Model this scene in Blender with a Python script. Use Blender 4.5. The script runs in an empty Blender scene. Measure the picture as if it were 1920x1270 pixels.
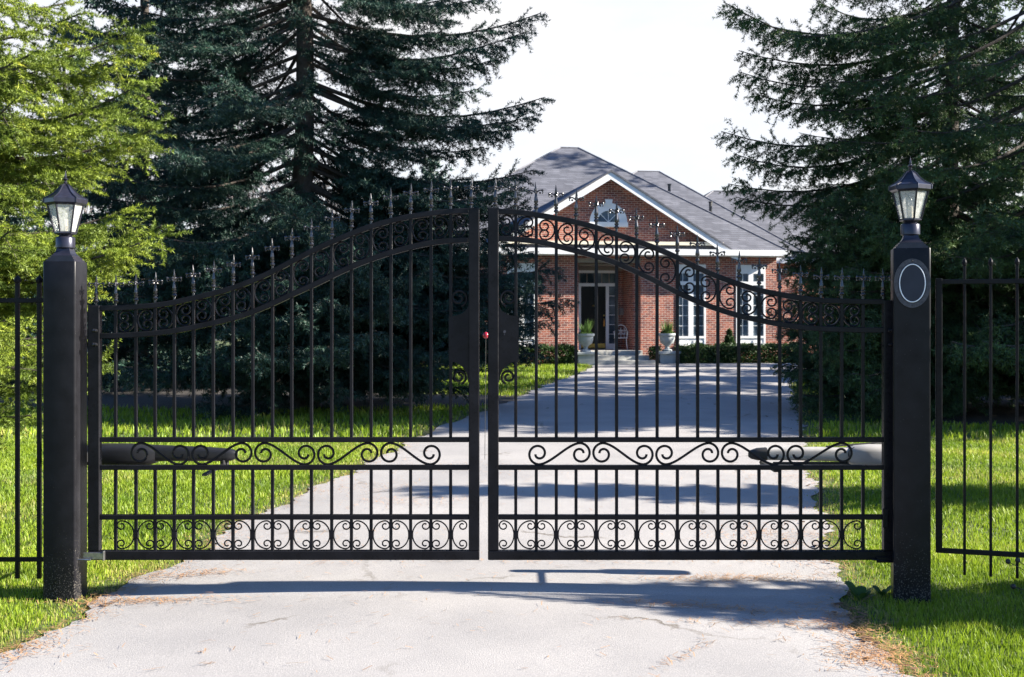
import bpy, math, random
import numpy as np
from mathutils import Vector

# ------------------------------------------------------------------ camera, sky, sun, exposure
SC = bpy.context.scene
F = 2110.0                     # focal length in photo pixels (1920 wide)
CH, HY = 1.74, 590.0           # eye height, horizon row
cam_d = bpy.data.cameras.new("camera")
cam = bpy.data.objects.new("camera", cam_d)
SC.collection.objects.link(cam)
cam.location = (0, 0, CH)
cam.rotation_euler = (math.radians(90), 0, 0)
cam_d.sensor_width = 36.0
cam_d.lens = F / 1920 * 36
cam_d.shift_y = -45 / 1920
cam_d.clip_start = 0.05
cam_d.clip_end = 2000
cam_d.dof.use_dof = True
cam_d.dof.focus_distance = 6.95
cam_d.dof.aperture_fstop = 6.3
SC.camera = cam

SUN_EL, SUN_AZ = 27.0, 3.0     # degrees above ground; degrees towards the camera from due +X
wd = bpy.data.worlds.new("World")
SC.world = wd
wd.use_nodes = True
nt = wd.node_tree
nt.nodes.clear()
sky = nt.nodes.new("ShaderNodeTexSky")
sky.sky_type = 'NISHITA'
sky.sun_disc = False
sky.sun_elevation = math.radians(SUN_EL)
sky.sun_rotation = math.radians(90 + SUN_AZ)
sky.dust_density = 0.5
sky.air_density = 1.3
sky.ozone_density = 3.0
tc = nt.nodes.new("ShaderNodeTexCoord")
mp = nt.nodes.new("ShaderNodeMapping")
mp.inputs['Scale'].default_value = (1.0, 1.0, 2.6)
cn = nt.nodes.new("ShaderNodeTexNoise")
cn.inputs['Scale'].default_value = 2.2
cn.inputs['Detail'].default_value = 7
cn.inputs['Roughness'].default_value = 0.6
cr = nt.nodes.new("ShaderNodeValToRGB")
cr.color_ramp.elements[0].position = 0.38
cr.color_ramp.elements[1].position = 0.62
cr.color_ramp.elements[0].color = (0.75, 0.75, 0.75, 1)
cr.color_ramp.elements[1].color = (1, 1, 1, 1)
mx = nt.nodes.new("ShaderNodeMixRGB")
mx.inputs[2].default_value = (5.05, 5.02, 5.12, 1)      # thin bright cloud, thickest low in the sky
sx = nt.nodes.new("ShaderNodeSeparateXYZ")
mr = nt.nodes.new("ShaderNodeMapRange")
mr.inputs['From Min'].default_value = 0.26; mr.inputs['From Max'].default_value = 0.45
mr.inputs['To Min'].default_value = 1.0; mr.inputs['To Max'].default_value = 0.0
mm = nt.nodes.new("ShaderNodeMath"); mm.operation = 'MULTIPLY' 
bg = nt.nodes.new("ShaderNodeBackground")
bg.inputs['Strength'].default_value = 0.05
wo = nt.nodes.new("ShaderNodeOutputWorld")
L = nt.links.new
L(tc.outputs['Generated'], mp.inputs['Vector'])
L(mp.outputs['Vector'], cn.inputs['Vector'])
L(cn.outputs['Fac'], cr.inputs['Fac'])
L(tc.outputs['Generated'], sx.inputs[0]); L(sx.outputs[2], mr.inputs['Value'])
my = nt.nodes.new("ShaderNodeMapRange")      # the veil lies to the north; the southern sky is clear
my.inputs['From Min'].default_value = 0.35; my.inputs['From Max'].default_value = 0.8
my.inputs['To Min'].default_value = 0.0; my.inputs['To Max'].default_value = 1.0
L(sx.outputs[1], my.inputs['Value'])
m2 = nt.nodes.new("ShaderNodeMath"); m2.operation = 'MULTIPLY'
L(mr.outputs[0], m2.inputs[0]); L(my.outputs[0], m2.inputs[1])
L(m2.outputs[0], mm.inputs[0]); L(cr.outputs['Color'], mm.inputs[1]); L(mm.outputs[0], mx.inputs[0])
tn = nt.nodes.new("ShaderNodeMixRGB"); tn.blend_type = 'MULTIPLY'; tn.inputs[0].default_value = 1
tn.inputs[2].default_value = (0.72, 0.9, 1.22, 1)
L(sky.outputs['Color'], tn.inputs[1]); L(tn.outputs['Color'], mx.inputs[1])
L(mx.outputs['Color'], bg.inputs['Color'])
L(bg.outputs['Background'], wo.inputs['Surface'])

sl = bpy.data.lights.new("sun", 'SUN')
sl.energy = 5.0
sl.angle = math.radians(0.5)
sl.color = (1.0, 0.92, 0.79)
so = bpy.data.objects.new("sun", sl)
SC.collection.objects.link(so)
_e, _a = math.radians(SUN_EL), math.radians(SUN_AZ)
sd = Vector((math.cos(_e) * math.cos(_a), -math.cos(_e) * math.sin(_a), math.sin(_e)))
so.rotation_euler = sd.to_track_quat('Z', 'Y').to_euler()
so.location = (30, -5, 30)

SC.view_settings.view_transform = 'Standard'
SC.view_settings.look = 'None'
SC.view_settings.gamma = 1.0
SC.view_settings.exposure = 2.1

C = SC.collection
R = math.radians
PI = math.pi

# ------------------------------------------------------------------ helpers
def tag(o, label=None, cat=None, group=None, kind=None):
    if label: o['label'] = label
    if cat: o['category'] = cat
    if group: o['group'] = group
    if kind: o['kind'] = kind
    return o

def empty(name, loc=(0, 0, 0), rz=0.0):
    o = bpy.data.objects.new(name, None)
    C.objects.link(o)
    o.location = loc
    o.rotation_euler = (0, 0, rz)
    o.empty_display_size = 0.2
    return o

def kids(o):
    return [c for c in bpy.data.objects if c.parent == o]

def copy_tree(o, parent=None):
    c = o.copy()
    C.objects.link(c)
    c.parent = parent
    for k in kids(o):
        copy_tree(k, c)
    return c

def sweep_rings(pts, prof, up_hint=None, closed=False):
    """pts Nx3, prof list of Mx2 (side, up) per point or one; returns ring verts"""
    pts = [Vector(p) for p in pts]
    n = len(pts)
    rings = []
    prev = None
    for i in range(n):
        if closed:
            t = pts[(i + 1) % n] - pts[i - 1]
        else:
            t = pts[min(i + 1, n - 1)] - pts[max(i - 1, 0)]
        if t.length < 1e-9: t = Vector((0, 0, 1))
        t.normalize()
        if up_hint is not None:
            s = Vector(up_hint).copy()
            s = (s - t * s.dot(t)).normalized()
        else:
            if prev is None:
                a = Vector((0, 1, 0)) if abs(t.y) < .9 else Vector((1, 0, 0))
                s = (a - t * a.dot(t)).normalized()
            else:
                s = (prev - t * prev.dot(t))
                s = s.normalized() if s.length > 1e-6 else prev
        prev = s
        u = t.cross(s)
        pr = prof[i] if isinstance(prof[0][0], (list, tuple)) else prof
        rings.append([pts[i] + s * a + u * b for a, b in pr])
    return rings

class MB:
    def __init__(self):
        self.v = []; self.f = []
    def add(self, vs, fs):
        b = len(self.v)
        self.v += [tuple(p) for p in vs]
        self.f += [tuple(b + i for i in f) for f in fs]
        return self
    def box(self, x0, x1, y0, y1, z0, z1, ch=0.0):
        if ch <= 0:
            vs = [(x0,y0,z0),(x1,y0,z0),(x1,y1,z0),(x0,y1,z0),(x0,y0,z1),(x1,y0,z1),(x1,y1,z1),(x0,y1,z1)]
            return self.add(vs, [(0,3,2,1),(4,5,6,7),(0,1,5,4),(1,2,6,5),(2,3,7,6),(3,0,4,7)])
        # chamfered box: 24 verts
        X=(x0,x1);Y=(y0,y1);Z=(z0,z1);vs=[];idx={}
        for i in (0,1):
            for j in (0,1):
                for k in (0,1):
                    sx=1 if i==0 else -1; sy=1 if j==0 else -1; sz=1 if k==0 else -1
                    idx[i,j,k,'x']=len(vs); vs.append((X[i],Y[j]+sy*ch,Z[k]+sz*ch))
                    idx[i,j,k,'y']=len(vs); vs.append((X[i]+sx*ch,Y[j],Z[k]+sz*ch))
                    idx[i,j,k,'z']=len(vs); vs.append((X[i]+sx*ch,Y[j]+sy*ch,Z[k]))
        fs=[]
        g=lambda i,j,k,a: idx[i,j,k,a]
        fs+=[(g(0,0,0,'x'),g(0,0,1,'x'),g(0,1,1,'x'),g(0,1,0,'x')),(g(1,0,0,'x'),g(1,1,0,'x'),g(1,1,1,'x'),g(1,0,1,'x'))]
        fs+=[(g(0,0,0,'y'),g(1,0,0,'y'),g(1,0,1,'y'),g(0,0,1,'y')),(g(0,1,0,'y'),g(0,1,1,'y'),g(1,1,1,'y'),g(1,1,0,'y'))]
        fs+=[(g(0,0,0,'z'),g(0,1,0,'z'),g(1,1,0,'z'),g(1,0,0,'z')),(g(0,0,1,'z'),g(1,0,1,'z'),g(1,1,1,'z'),g(0,1,1,'z'))]
        for i in (0,1):
            for j in (0,1):
                fs.append((g(i,j,0,'x'),g(i,j,1,'x'),g(i,j,1,'y'),g(i,j,0,'y')))
            for k in (0,1):
                fs.append((g(i,0,k,'x'),g(i,1,k,'x'),g(i,1,k,'z'),g(i,0,k,'z')))
        for j in (0,1):
            for k in (0,1):
                fs.append((g(0,j,k,'y'),g(1,j,k,'y'),g(1,j,k,'z'),g(0,j,k,'z')))
        for i in (0,1):
            for j in (0,1):
                for k in (0,1):
                    fs.append((g(i,j,k,'x'),g(i,j,k,'y'),g(i,j,k,'z')))
        return self.add(vs, fs)
    def rings(self, rings, cap=True, closed=False):
        m = len(rings[0]); vs = [p for r in rings for p in r]; fs = []
        n = len(rings)
        for i in range(n if closed else n - 1):
            a = i * m; b = ((i + 1) % n) * m
            for j in range(m):
                k = (j + 1) % m
                fs.append((a + j, a + k, b + k, b + j))
        if cap and not closed:
            fs.append(tuple(range(m))[::-1]); fs.append(tuple((n - 1) * m + j for j in range(m)))
        return self.add(vs, fs)
    def tube(self, pts, r, n=6, cap=True, closed=False):
        rr = r if isinstance(r, (list, tuple)) else [r] * len(pts)
        prof = [[(rr[i] * math.cos(2*PI*j/n), rr[i] * math.sin(2*PI*j/n)) for j in range(n)] for i in range(len(pts))]
        return self.rings(sweep_rings(pts, prof, closed=closed), cap, closed)
    def ribbon(self, pts, w, d, ch=0.0, hint=(0, 1, 0)):
        """rectangular section following pts; w across, d along hint"""
        a, b = d / 2, w / 2
        if ch:
            prof = [(-a+ch,-b),(a-ch,-b),(a,-b+ch),(a,b-ch),(a-ch,b),(-a+ch,b),(-a,b-ch),(-a,-b+ch)]
        else:
            prof = [(-a,-b),(a,-b),(a,b),(-a,b)]
        return self.rings(sweep_rings(pts, prof, up_hint=hint))
    def lathe(self, prof, c=(0, 0, 0), n=16, rot=0.0, cap=True):
        rings = []
        for r, z in prof:
            rings.append([(c[0]+r*math.cos(rot+2*PI*j/n), c[1]+r*math.sin(rot+2*PI*j/n), c[2]+z) for j in range(n)])
        return self.rings(rings, cap)
    def prism(self, poly, y0, y1):
        """poly of (x,z), extruded in y"""
        n = len(poly)
        vs = [(x, y0, z) for x, z in poly] + [(x, y1, z) for x, z in poly]
        fs = [tuple(range(n)), tuple(range(n, 2*n))[::-1]]
        fs += [(i, i + n, (i+1) % n + n, (i+1) % n) for i in range(n)]
        return self.add(vs, fs)
    def sphere(self, c, r, n=8, m=6, sz=1.0):
        prof = [(max(1e-4, r*math.sin(PI*i/m)), -r*sz*math.cos(PI*i/m)) for i in range(m+1)]
        return self.lathe(prof, c, n)
    def build(self, name, mat, parent=None, smooth=False):
        me = bpy.data.meshes.new(name)
        me.from_pydata(self.v, [], self.f)
        me.validate()
        import bmesh
        bm = bmesh.new(); bm.from_mesh(me)
        bmesh.ops.recalc_face_normals(bm, faces=bm.faces)
        bm.to_mesh(me); bm.free()
        if smooth:
            me.polygons.foreach_set('use_smooth', [True] * len(me.polygons))
            try: me.set_sharp_from_angle(angle=R(40))
            except Exception: pass
        me.materials.append(mat)
        o = bpy.data.objects.new(name, me)
        C.objects.link(o)
        o.parent = parent
        return o

def np_mesh(name, V, loops, ls, lt, mat, parent=None, tint=None):
    """V float Nx3, loops flat indices, ls starts, lt totals"""
    me = bpy.data.meshes.new(name)
    me.vertices.add(len(V)); me.loops.add(len(loops)); me.polygons.add(len(ls))
    me.vertices.foreach_set('co', np.asarray(V, np.float32).ravel())
    me.loops.foreach_set('vertex_index', np.asarray(loops, np.int32))
    me.polygons.foreach_set('loop_start', np.asarray(ls, np.int32))
    try: me.polygons.foreach_set('loop_total', np.asarray(lt, np.int32))
    except Exception: pass
    if tint is not None:
        a = me.attributes.new('tint', 'FLOAT', 'POINT')
        a.data.foreach_set('value', np.asarray(tint, np.float32))
    me.update(calc_edges=True)
    me.materials.append(mat)
    o = bpy.data.objects.new(name, me)
    C.objects.link(o)
    o.parent = parent
    return o

def tri_mesh(name, T, mat, parent=None, tint=None):
    """T: Kx3x3 triangles; tint per triangle"""
    K = len(T)
    return np_mesh(name, T.reshape(-1, 3), np.arange(3*K), np.arange(K)*3, np.full(K, 3), mat, parent,
                   None if tint is None else np.repeat(tint, 3))

# ------------------------------------------------------------------ materials
def new_mat(name):
    m = bpy.data.materials.new(name); m.use_nodes = True
    n = m.node_tree.nodes; b = n['Principled BSDF']
    return m, m.node_tree, b

def node(nt, typ, **kw):
    n = nt.nodes.new(typ)
    for k, v in kw.items():
        if k in n.inputs: n.inputs[k].default_value = v
        else: setattr(n, k, v)
    return n

def ramp(nt, fac, stops):
    r = nt.nodes.new('ShaderNodeValToRGB')
    el = r.color_ramp.elements
    while len(el) < len(stops): el.new(0.5)
    for e, (p, c) in zip(el, stops):
        e.position = p; e.color = (c[0], c[1], c[2], 1)
    nt.links.new(fac, r.inputs['Fac'])
    return r

def mixc(nt, fac, a, b, mode='MIX'):
    m = nt.nodes.new('ShaderNodeMixRGB'); m.blend_type = mode
    for i, v in ((0, fac), (1, a), (2, b)):
        if hasattr(v, 'links'): nt.links.new(v, m.inputs[i])
        else: m.inputs[i].default_value = v if i == 0 else (v[0], v[1], v[2], 1)
    return m.outputs[0]

def objco(nt, scale=(1, 1, 1)):
    t = nt.nodes.new('ShaderNodeTexCoord'); m = nt.nodes.new('ShaderNodeMapping')
    m.inputs['Scale'].default_value = scale
    nt.links.new(t.outputs['Object'], m.inputs['Vector'])
    return m.outputs['Vector']

def noise(nt, vec, scale, detail=4, rough=.55):
    n = node(nt, 'ShaderNodeTexNoise', Scale=scale, Detail=detail, Roughness=rough)
    nt.links.new(vec, n.inputs['Vector'])
    return n.outputs['Fac']

def bump(nt, b, h, strength, dist):
    bp = node(nt, 'ShaderNodeBump', Strength=strength, Distance=dist)
    nt.links.new(h, bp.inputs['Height']); nt.links.new(bp.outputs['Normal'], b.inputs['Normal'])

def simple(name, col, rough=.5, metal=0.0, var=.25, scale=6.0, bmp=.0, spec=None):
    m, nt, b = new_mat(name)
    v = objco(nt)
    f = noise(nt, v, scale)
    lo = [c*(1-var) for c in col]; hi = [min(1, c*(1+var)) for c in col]
    r = ramp(nt, f, [(.3, lo), (.7, hi)])
    nt.links.new(r.outputs[0], b.inputs['Base Color'])
    b.inputs['Roughness'].default_value = rough
    b.inputs['Metallic'].default_value = metal
    if spec is not None: b.inputs['Specular IOR Level'].default_value = spec
    if bmp: bump(nt, b, noise(nt, v, scale*6), bmp, .01)
    return m

def black_paint(name, dirt=False, rough=.28, spec=.13):
    m, nt, b = new_mat(name)
    b.inputs['Specular IOR Level'].default_value = spec
    v = objco(nt)
    f = noise(nt, v, 9, 5)
    r = ramp(nt, f, [(.3, (.006, .006, .0075)), (.75, (.013, .013, .016))])
    col = r.outputs[0]
    if dirt:   # soil splashed on the foot of the post, fading upward as specks get rarer
        t = nt.nodes.new('ShaderNodeTexCoord'); s = nt.nodes.new('ShaderNodeSeparateXYZ')
        nt.links.new(t.outputs['Object'], s.inputs[0])
        h = node(nt, 'ShaderNodeMapRange'); h.inputs['From Min'].default_value = 0.0; h.inputs['From Max'].default_value = .5
        h.inputs['To Min'].default_value = .12; h.inputs['To Max'].default_value = -.06
        nt.links.new(s.outputs[2], h.inputs['Value'])
        sp = noise(nt, v, 110, 2, .5)
        ad = node(nt, 'ShaderNodeMath', operation='ADD'); nt.links.new(sp, ad.inputs[0]); nt.links.new(h.outputs[0], ad.inputs[1])
        k = ramp(nt, ad.outputs[0], [(.66, (0, 0, 0)), (.71, (1, 1, 1))])
        col = mixc(nt, k.outputs[0], col, (.085, .078, .068))
        rr = ramp(nt, k.outputs[0], [(0, (rough,)*3), (1, (.9,)*3)])
        nt.links.new(rr.outputs[0], b.inputs['Roughness'])
    else:
        rr = ramp(nt, noise(nt, v, 30), [(.3, (rough*.8,)*3), (.7, (rough*1.4,)*3)])
        nt.links.new(rr.outputs[0], b.inputs['Roughness'])
    nt.links.new(col, b.inputs['Base Color'])
    bump(nt, b, noise(nt, v, 60, 3), .12, .002)
    return m

M = {}
M['black'] = black_paint('black_gate_paint')
M['post'] = black_paint('black_post_paint', dirt=True, rough=.34, spec=.16)
M['gloss'] = simple('glinting_black_finials', (.055, .055, .06), .24, .7, .3, 60)  # silver sun glints on black gloss paint, put into a lifted metallic base
M['lampmetal'] = simple('lantern_metal', (.03, .03, .045), .28, .5, .2, 20)
M['steel'] = simple('hinge_steel', (.3, .3, .3), .35, .9, .3, 40)
M['white'] = simple('white_trim_paint', (.74, .75, .76), .5, 0, .06, 3)
M['cream'] = simple('cream_trim_paint', (.70, .64, .50), .55, 0, .06, 3)
M['taupe'] = simple('taupe_panel_paint', (.22, .19, .16), .6, 0, .1, 3)
M['stone'] = simple('pale_step_stone', (.36, .36, .34), .8, 0, .2, 7, .2)
M['urn'] = simple('pale_urn_stone', (.33, .36, .37), .75, 0, .12, 9, .2)
M['door'] = simple('black_door_paint', (.008, .007, .007), .25, 0, .2, 5)
M['brass'] = simple('brass_plate', (.65, .45, .14), .3, 1, .1, 9)
M['opener_black'] = simple('black_opener_plastic', (.012, .012, .014), .4, 0, .2, 12)
M['opener_grey'] = simple('grey_opener_casing', (.32, .31, .30), .45, 0, .12, 12)
M['rubber'] = simple('black_rubber', (.015, .015, .015), .6)
M['red'] = simple('red_reflector', (.28, .015, .03), .25)
M['soil'] = simple('dark_mulch', (.018, .014, .011), .95, 0, .5, 9, .6)
M['bark'] = simple('spruce_bark', (.05, .04, .034), .9, 0, .4, 14, .8)
M['greybark'] = simple('grey_bark', (.17, .15, .15), .9, 0, .25, 12, .4)
M['plaque'] = simple('dark_plaque_enamel', (.022, .026, .04), .4, 0, .15, 12, spec=.25)
M['plaque_rim'] = simple('worn_plaque_rim', (.05, .05, .06), .45, .3, .4, 60)
M['siding'] = simple('white_siding', (.6, .62, .66), .6, 0, .06, 3)
M['gasket'] = simple('dark_frame', (.03, .03, .03), .6)

def glass_mat():
    m, nt, b = new_mat('window_glass')
    f = noise(nt, objco(nt), 1.6, 3)
    r = ramp(nt, f, [(.35, (.02, .035, .05)), (.65, (.12, .16, .2))])
    nt.links.new(r.outputs[0], b.inputs['Base Color'])
    b.inputs['Roughness'].default_value = .06
    return m
M['glass'] = glass_mat()

def lampglass():
    m, nt, b = new_mat('seeded_lantern_glass')
    b.inputs['Base Color'].default_value = (.55, .57, .55, 1)
    b.inputs['Roughness'].default_value = .18
    tr = nt.nodes.new('ShaderNodeBsdfTransparent'); mxs = nt.nodes.new('ShaderNodeMixShader')
    f = noise(nt, objco(nt), 55, 3); r = ramp(nt, f, [(.35, (.22,)*3), (.7, (.5,)*3)])
    nt.links.new(r.outputs[0], mxs.inputs[0]); nt.links.new(tr.outputs[0], mxs.inputs[1]); nt.links.new(b.outputs[0], mxs.inputs[2])
    nt.links.new(mxs.outputs[0], nt.nodes['Material Output'].inputs[0])
    return m
M['lampglass'] = lampglass()
M['candle'] = simple('cream_candle_sleeve', (.85, .78, .6), .5, 0, .05)

M['cap'] = simple('ridge_cap_shingle', (.15, .15, .17), .8, 0, .2, 8)
def brick_mat():
    m, nt, b = new_mat('red_brick')
    t = nt.nodes.new('ShaderNodeTexCoord'); s = nt.nodes.new('ShaderNodeSeparateXYZ'); c = nt.nodes.new('ShaderNodeCombineXYZ')
    nt.links.new(t.outputs['Object'], s.inputs[0])
    ad = node(nt, 'ShaderNodeMath', operation='ADD'); nt.links.new(s.outputs[0], ad.inputs[0]); nt.links.new(s.outputs[1], ad.inputs[1])
    nt.links.new(ad.outputs[0], c.inputs[0]); nt.links.new(s.outputs[2], c.inputs[1])
    br = nt.nodes.new('ShaderNodeTexBrick')
    br.inputs['Scale'].default_value = 1.0
    br.inputs['Brick Width'].default_value = .21; br.inputs['Row Height'].default_value = .078
    br.inputs['Mortar Size'].default_value = .008; br.inputs['Mortar Smooth'].default_value = .2
    br.inputs['Bias'].default_value = -.1
    br.inputs['Color1'].default_value = (.37, .11, .068, 1); br.inputs['Color2'].default_value = (.13, .04, .04, 1)
    br.inputs['Mortar'].default_value = (.5, .42, .36, 1)
    nt.links.new(c.outputs[0], br.inputs['Vector'])
    f = noise(nt, objco(nt), 3, 4)
    r = ramp(nt, f, [(.3, (.68, .7, .75)), (.7, (1.2, 1.15, 1.1))])
    nt.links.new(mixc(nt, 1, br.outputs['Color'], r.outputs[0], 'MULTIPLY'), b.inputs['Base Color'])
    b.inputs['Roughness'].default_value = .85
    bump(nt, b, br.outputs['Fac'], -.5, .01)
    return m
M['brick'] = brick_mat()

def shingle_mat():
    m, nt, b = new_mat('grey_shingles')
    t = nt.nodes.new('ShaderNodeTexCoord'); s = nt.nodes.new('ShaderNodeSeparateXYZ'); c = nt.nodes.new('ShaderNodeCombineXYZ')
    nt.links.new(t.outputs['Object'], s.inputs[0])
    ad = node(nt, 'ShaderNodeMath', operation='ADD'); nt.links.new(s.outputs[0], ad.inputs[0]); nt.links.new(s.outputs[1], ad.inputs[1])
    nt.links.new(ad.outputs[0], c.inputs[0]); nt.links.new(s.outputs[2], c.inputs[1])
    br = nt.nodes.new('ShaderNodeTexBrick')
    br.inputs['Scale'].default_value = 1.0
    br.inputs['Brick Width'].default_value = .33; br.inputs['Row Height'].default_value = .085
    br.inputs['Mortar Size'].default_value = .01; br.inputs['Mortar Smooth'].default_value = .6
    br.inputs['Color1'].default_value = (.105, .11, .135, 1); br.inputs['Color2'].default_value = (.06, .064, .082, 1)
    br.inputs['Mortar'].default_value = (.04, .04, .05, 1)
    nt.links.new(c.outputs[0], br.inputs['Vector'])
    f = noise(nt, objco(nt), 1.2, 5)
    r = ramp(nt, f, [(.3, (.85, .85, .85)), (.7, (1.2, 1.18, 1.15))])
    nt.links.new(mixc(nt, 1, br.outputs['Color'], r.outputs[0], 'MULTIPLY'), b.inputs['Base Color'])
    b.inputs['Roughness'].default_value = .8
    bump(nt, b, br.outputs['Fac'], -.5, .015)
    return m
M['shingle'] = shingle_mat()

def asphalt_mat():
    m, nt, b = new_mat('old_grey_asphalt')
    v = objco(nt)
    big = noise(nt, v, .7, 5, .6)
    fine = noise(nt, v, 130, 3, .7)
    vo = node(nt, 'ShaderNodeTexVoronoi', Scale=90.0); nt.links.new(v, vo.inputs['Vector'])
    c1 = ramp(nt, big, [(.3, (.235, .228, .226)), (.7, (.325, .312, .302))])
    c2 = ramp(nt, fine, [(.3, (.78, .78, .8)), (.5, (1, 1, 1)), (.75, (1.18, 1.17, 1.15))])
    col = mixc(nt, 1, c1.outputs[0], c2.outputs[0], 'MULTIPLY')
    c3 = ramp(nt, vo.outputs['Distance'], [(0, (1.15, 1.15, 1.15)), (.5, (.88, .88, .9))])
    col = mixc(nt, 1, col, c3.outputs[0], 'MULTIPLY')
    # cracks: warped cell borders, kept only in patches
    wv = node(nt, 'ShaderNodeTexNoise', Scale=1.6, Detail=6.0, Roughness=.7); nt.links.new(v, wv.inputs['Vector'])
    av = nt.nodes.new('ShaderNodeVectorMath'); av.operation = 'MULTIPLY_ADD'
    nt.links.new(wv.outputs['Color'], av.inputs[0]); av.inputs[1].default_value = (.9, .9, 0); nt.links.new(v, av.inputs[2])
    ve = node(nt, 'ShaderNodeTexVoronoi', Scale=.42, feature='DISTANCE_TO_EDGE'); nt.links.new(av.outputs[0], ve.inputs['Vector'])
    ck = ramp(nt, ve.outputs['Distance'], [(0, (1, 1, 1)), (.006, (.6, .6, .6)), (.012, (0, 0, 0))])
    pm = ramp(nt, noise(nt, v, .9, 2), [(.52, (0, 0, 0)), (.66, (1, 1, 1))])
    k = mixc(nt, 1, ck.outputs[0], pm.outputs[0], 'MULTIPLY')
    col = mixc(nt, k, col, (.09, .075, .06))
    nt.links.new(col, b.inputs['Base Color'])
    b.inputs['Roughness'].default_value = .88
    bump(nt, b, fine, .5, .006)
    return m
M['asphalt'] = asphalt_mat()

def ground_mat():
    m, nt, b = new_mat('lawn_soil')
    v = objco(nt)
    f = noise(nt, v, 5, 6, .7); g = noise(nt, v, .8, 4)
    r = ramp(nt, f, [(.3, (.03, .045, .012)), (.55, (.06, .085, .018)), (.8, (.10, .10, .03))])
    r2 = ramp(nt, g, [(.35, (.8, .9, .8)), (.65, (1.25, 1.1, 1.0))])
    nt.links.new(mixc(nt, 1, r.outputs[0], r2.outputs[0], 'MULTIPLY'), b.inputs['Base Color'])
    b.inputs['Roughness'].default_value = .95
    bump(nt, b, f, .6, .03)
    return m
M['ground'] = ground_mat()

def leaf_mat(name, lo, hi, tr=.3, rough=.55, nscale=1.3, tip=None):
    """foliage with per-shoot tint attribute and a slow noise between clumps"""
    m, nt, b = new_mat(name)
    at = nt.nodes.new('ShaderNodeAttribute'); at.attribute_name = 'tint'
    stops = [(0.0, lo), (.75, hi)] + ([(1.0, tip)] if tip else [])
    r = ramp(nt, at.outputs['Fac'], stops)
    f = noise(nt, objco(nt), nscale, 3)
    r2 = ramp(nt, f, [(.3, (.62, .7, .75)), (.7, (1.4, 1.25, 1.15))])
    col = mixc(nt, 1, r.outputs[0], r2.outputs[0], 'MULTIPLY')
    nt.links.new(col, b.inputs['Base Color'])
    b.inputs['Roughness'].default_value = rough
    b.inputs['Specular IOR Level'].default_value = .35
    t = nt.nodes.new('ShaderNodeBsdfTranslucent'); nt.links.new(col, t.inputs['Color'])
    ms = nt.nodes.new('ShaderNodeMixShader'); ms.inputs[0].default_value = tr
    nt.links.new(b.outputs[0], ms.inputs[1]); nt.links.new(t.outputs[0], ms.inputs[2])
    nt.links.new(ms.outputs[0], nt.nodes['Material Output'].inputs[0])
    return m
M['needle_dark'] = leaf_mat('blue_green_needles', (.010, .027, .024), (.028, .072, .052), .15)
M['needle_mid'] = leaf_mat('dark_green_needles', (.02, .045, .02), (.075, .14, .048), .25)
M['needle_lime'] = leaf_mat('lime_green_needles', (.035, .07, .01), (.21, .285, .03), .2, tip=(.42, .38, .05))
M['grass'] = leaf_mat('grass_blades', (.08, .15, .01), (.24, .35, .022), .4, .5, .9, tip=(.34, .31, .12))
M['hedge'] = leaf_mat('hedge_leaves', (.015, .035, .012), (.04, .085, .02), .25)
M['bright_leaf'] = leaf_mat('bright_leaves', (.08, .15, .02), (.2, .3, .04), .35)
M['litter'] = leaf_mat('fallen_needles', (.17, .085, .04), (.42, .25, .125), .1, .7)
M['deadleaf'] = leaf_mat('dead_leaves', (.05, .03, .02), (.12, .07, .04), .1, .8)
M['weed'] = leaf_mat('weed_leaves', (.05, .11, .02), (.1, .18, .04), .3)

# ------------------------------------------------------------------ ground, driveway
LEFT = [(-8, -6.0), (0, -3.9), (3.5, -3.1), (5.78, -2.62), (6.17, -2.52), (6.86, -2.5), (7.81, -2.33), (9.29, -2.25), (10.64, -2.05), (12, -1.82),
        (14.4, -1.5), (17.5, -1.08), (21.6, -.2), (28.2, .94), (32, 1.8), (36.7, 2.6), (39.3, 2.9)]
RIGHT = [(-8, 4.2), (0, 2.6), (3.5, 1.95), (5.4, 1.87), (5.74, 1.88), (6.56, 1.97), (7.2, 2.08), (9.41, 2.61), (10.8, 2.92), (12.66, 3.33),
         (15.3, 3.98), (19.3, 4.94), (24, 6.0), (28.2, 6.95), (33, 9.5), (36.7, 14), (39.3, 16)]
def interp(tab, y):
    ys = [a for a, _ in tab]; xs = [b for _, b in tab]
    return np.interp(y, ys, xs)
rng0 = np.random.default_rng(3)
g = MB()
g.add([(-500, -40, 0), (500, -40, 0), (500, 900, 0), (-500, 900, 0)], [(0, 1, 2, 3)])
tag(g.build('ground', M['ground']), kind='structure')
ys = np.concatenate([np.arange(-8, 5, .5), np.arange(5, 16, .07), np.arange(16, 39.3, .3)])
def wob(y, s): return .05*np.sin(y*3.1+s)+.03*np.sin(y*9.7+2*s)+.02*np.sin(y*31+s*3)+.012*np.sin(y*57+s)
lx = interp(LEFT, ys)+wob(ys, 1); rx = interp(RIGHT, ys)+wob(ys, 4)
g = MB(); vs = []; fs = []
for i, y in enumerate(ys):
    for k in range(9):
        u = k/8; vs.append((lx[i]+(rx[i]-lx[i])*u, y, .012+.035*(1-(2*u-1)**2)))
for i in range(len(ys)-1):
    for k in range(8):
        a = i*9+k; fs.append((a, a+1, a+10, a+9))
g.add(vs, fs)
tag(g.build('driveway', M['asphalt'], smooth=True), kind='structure')
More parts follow.
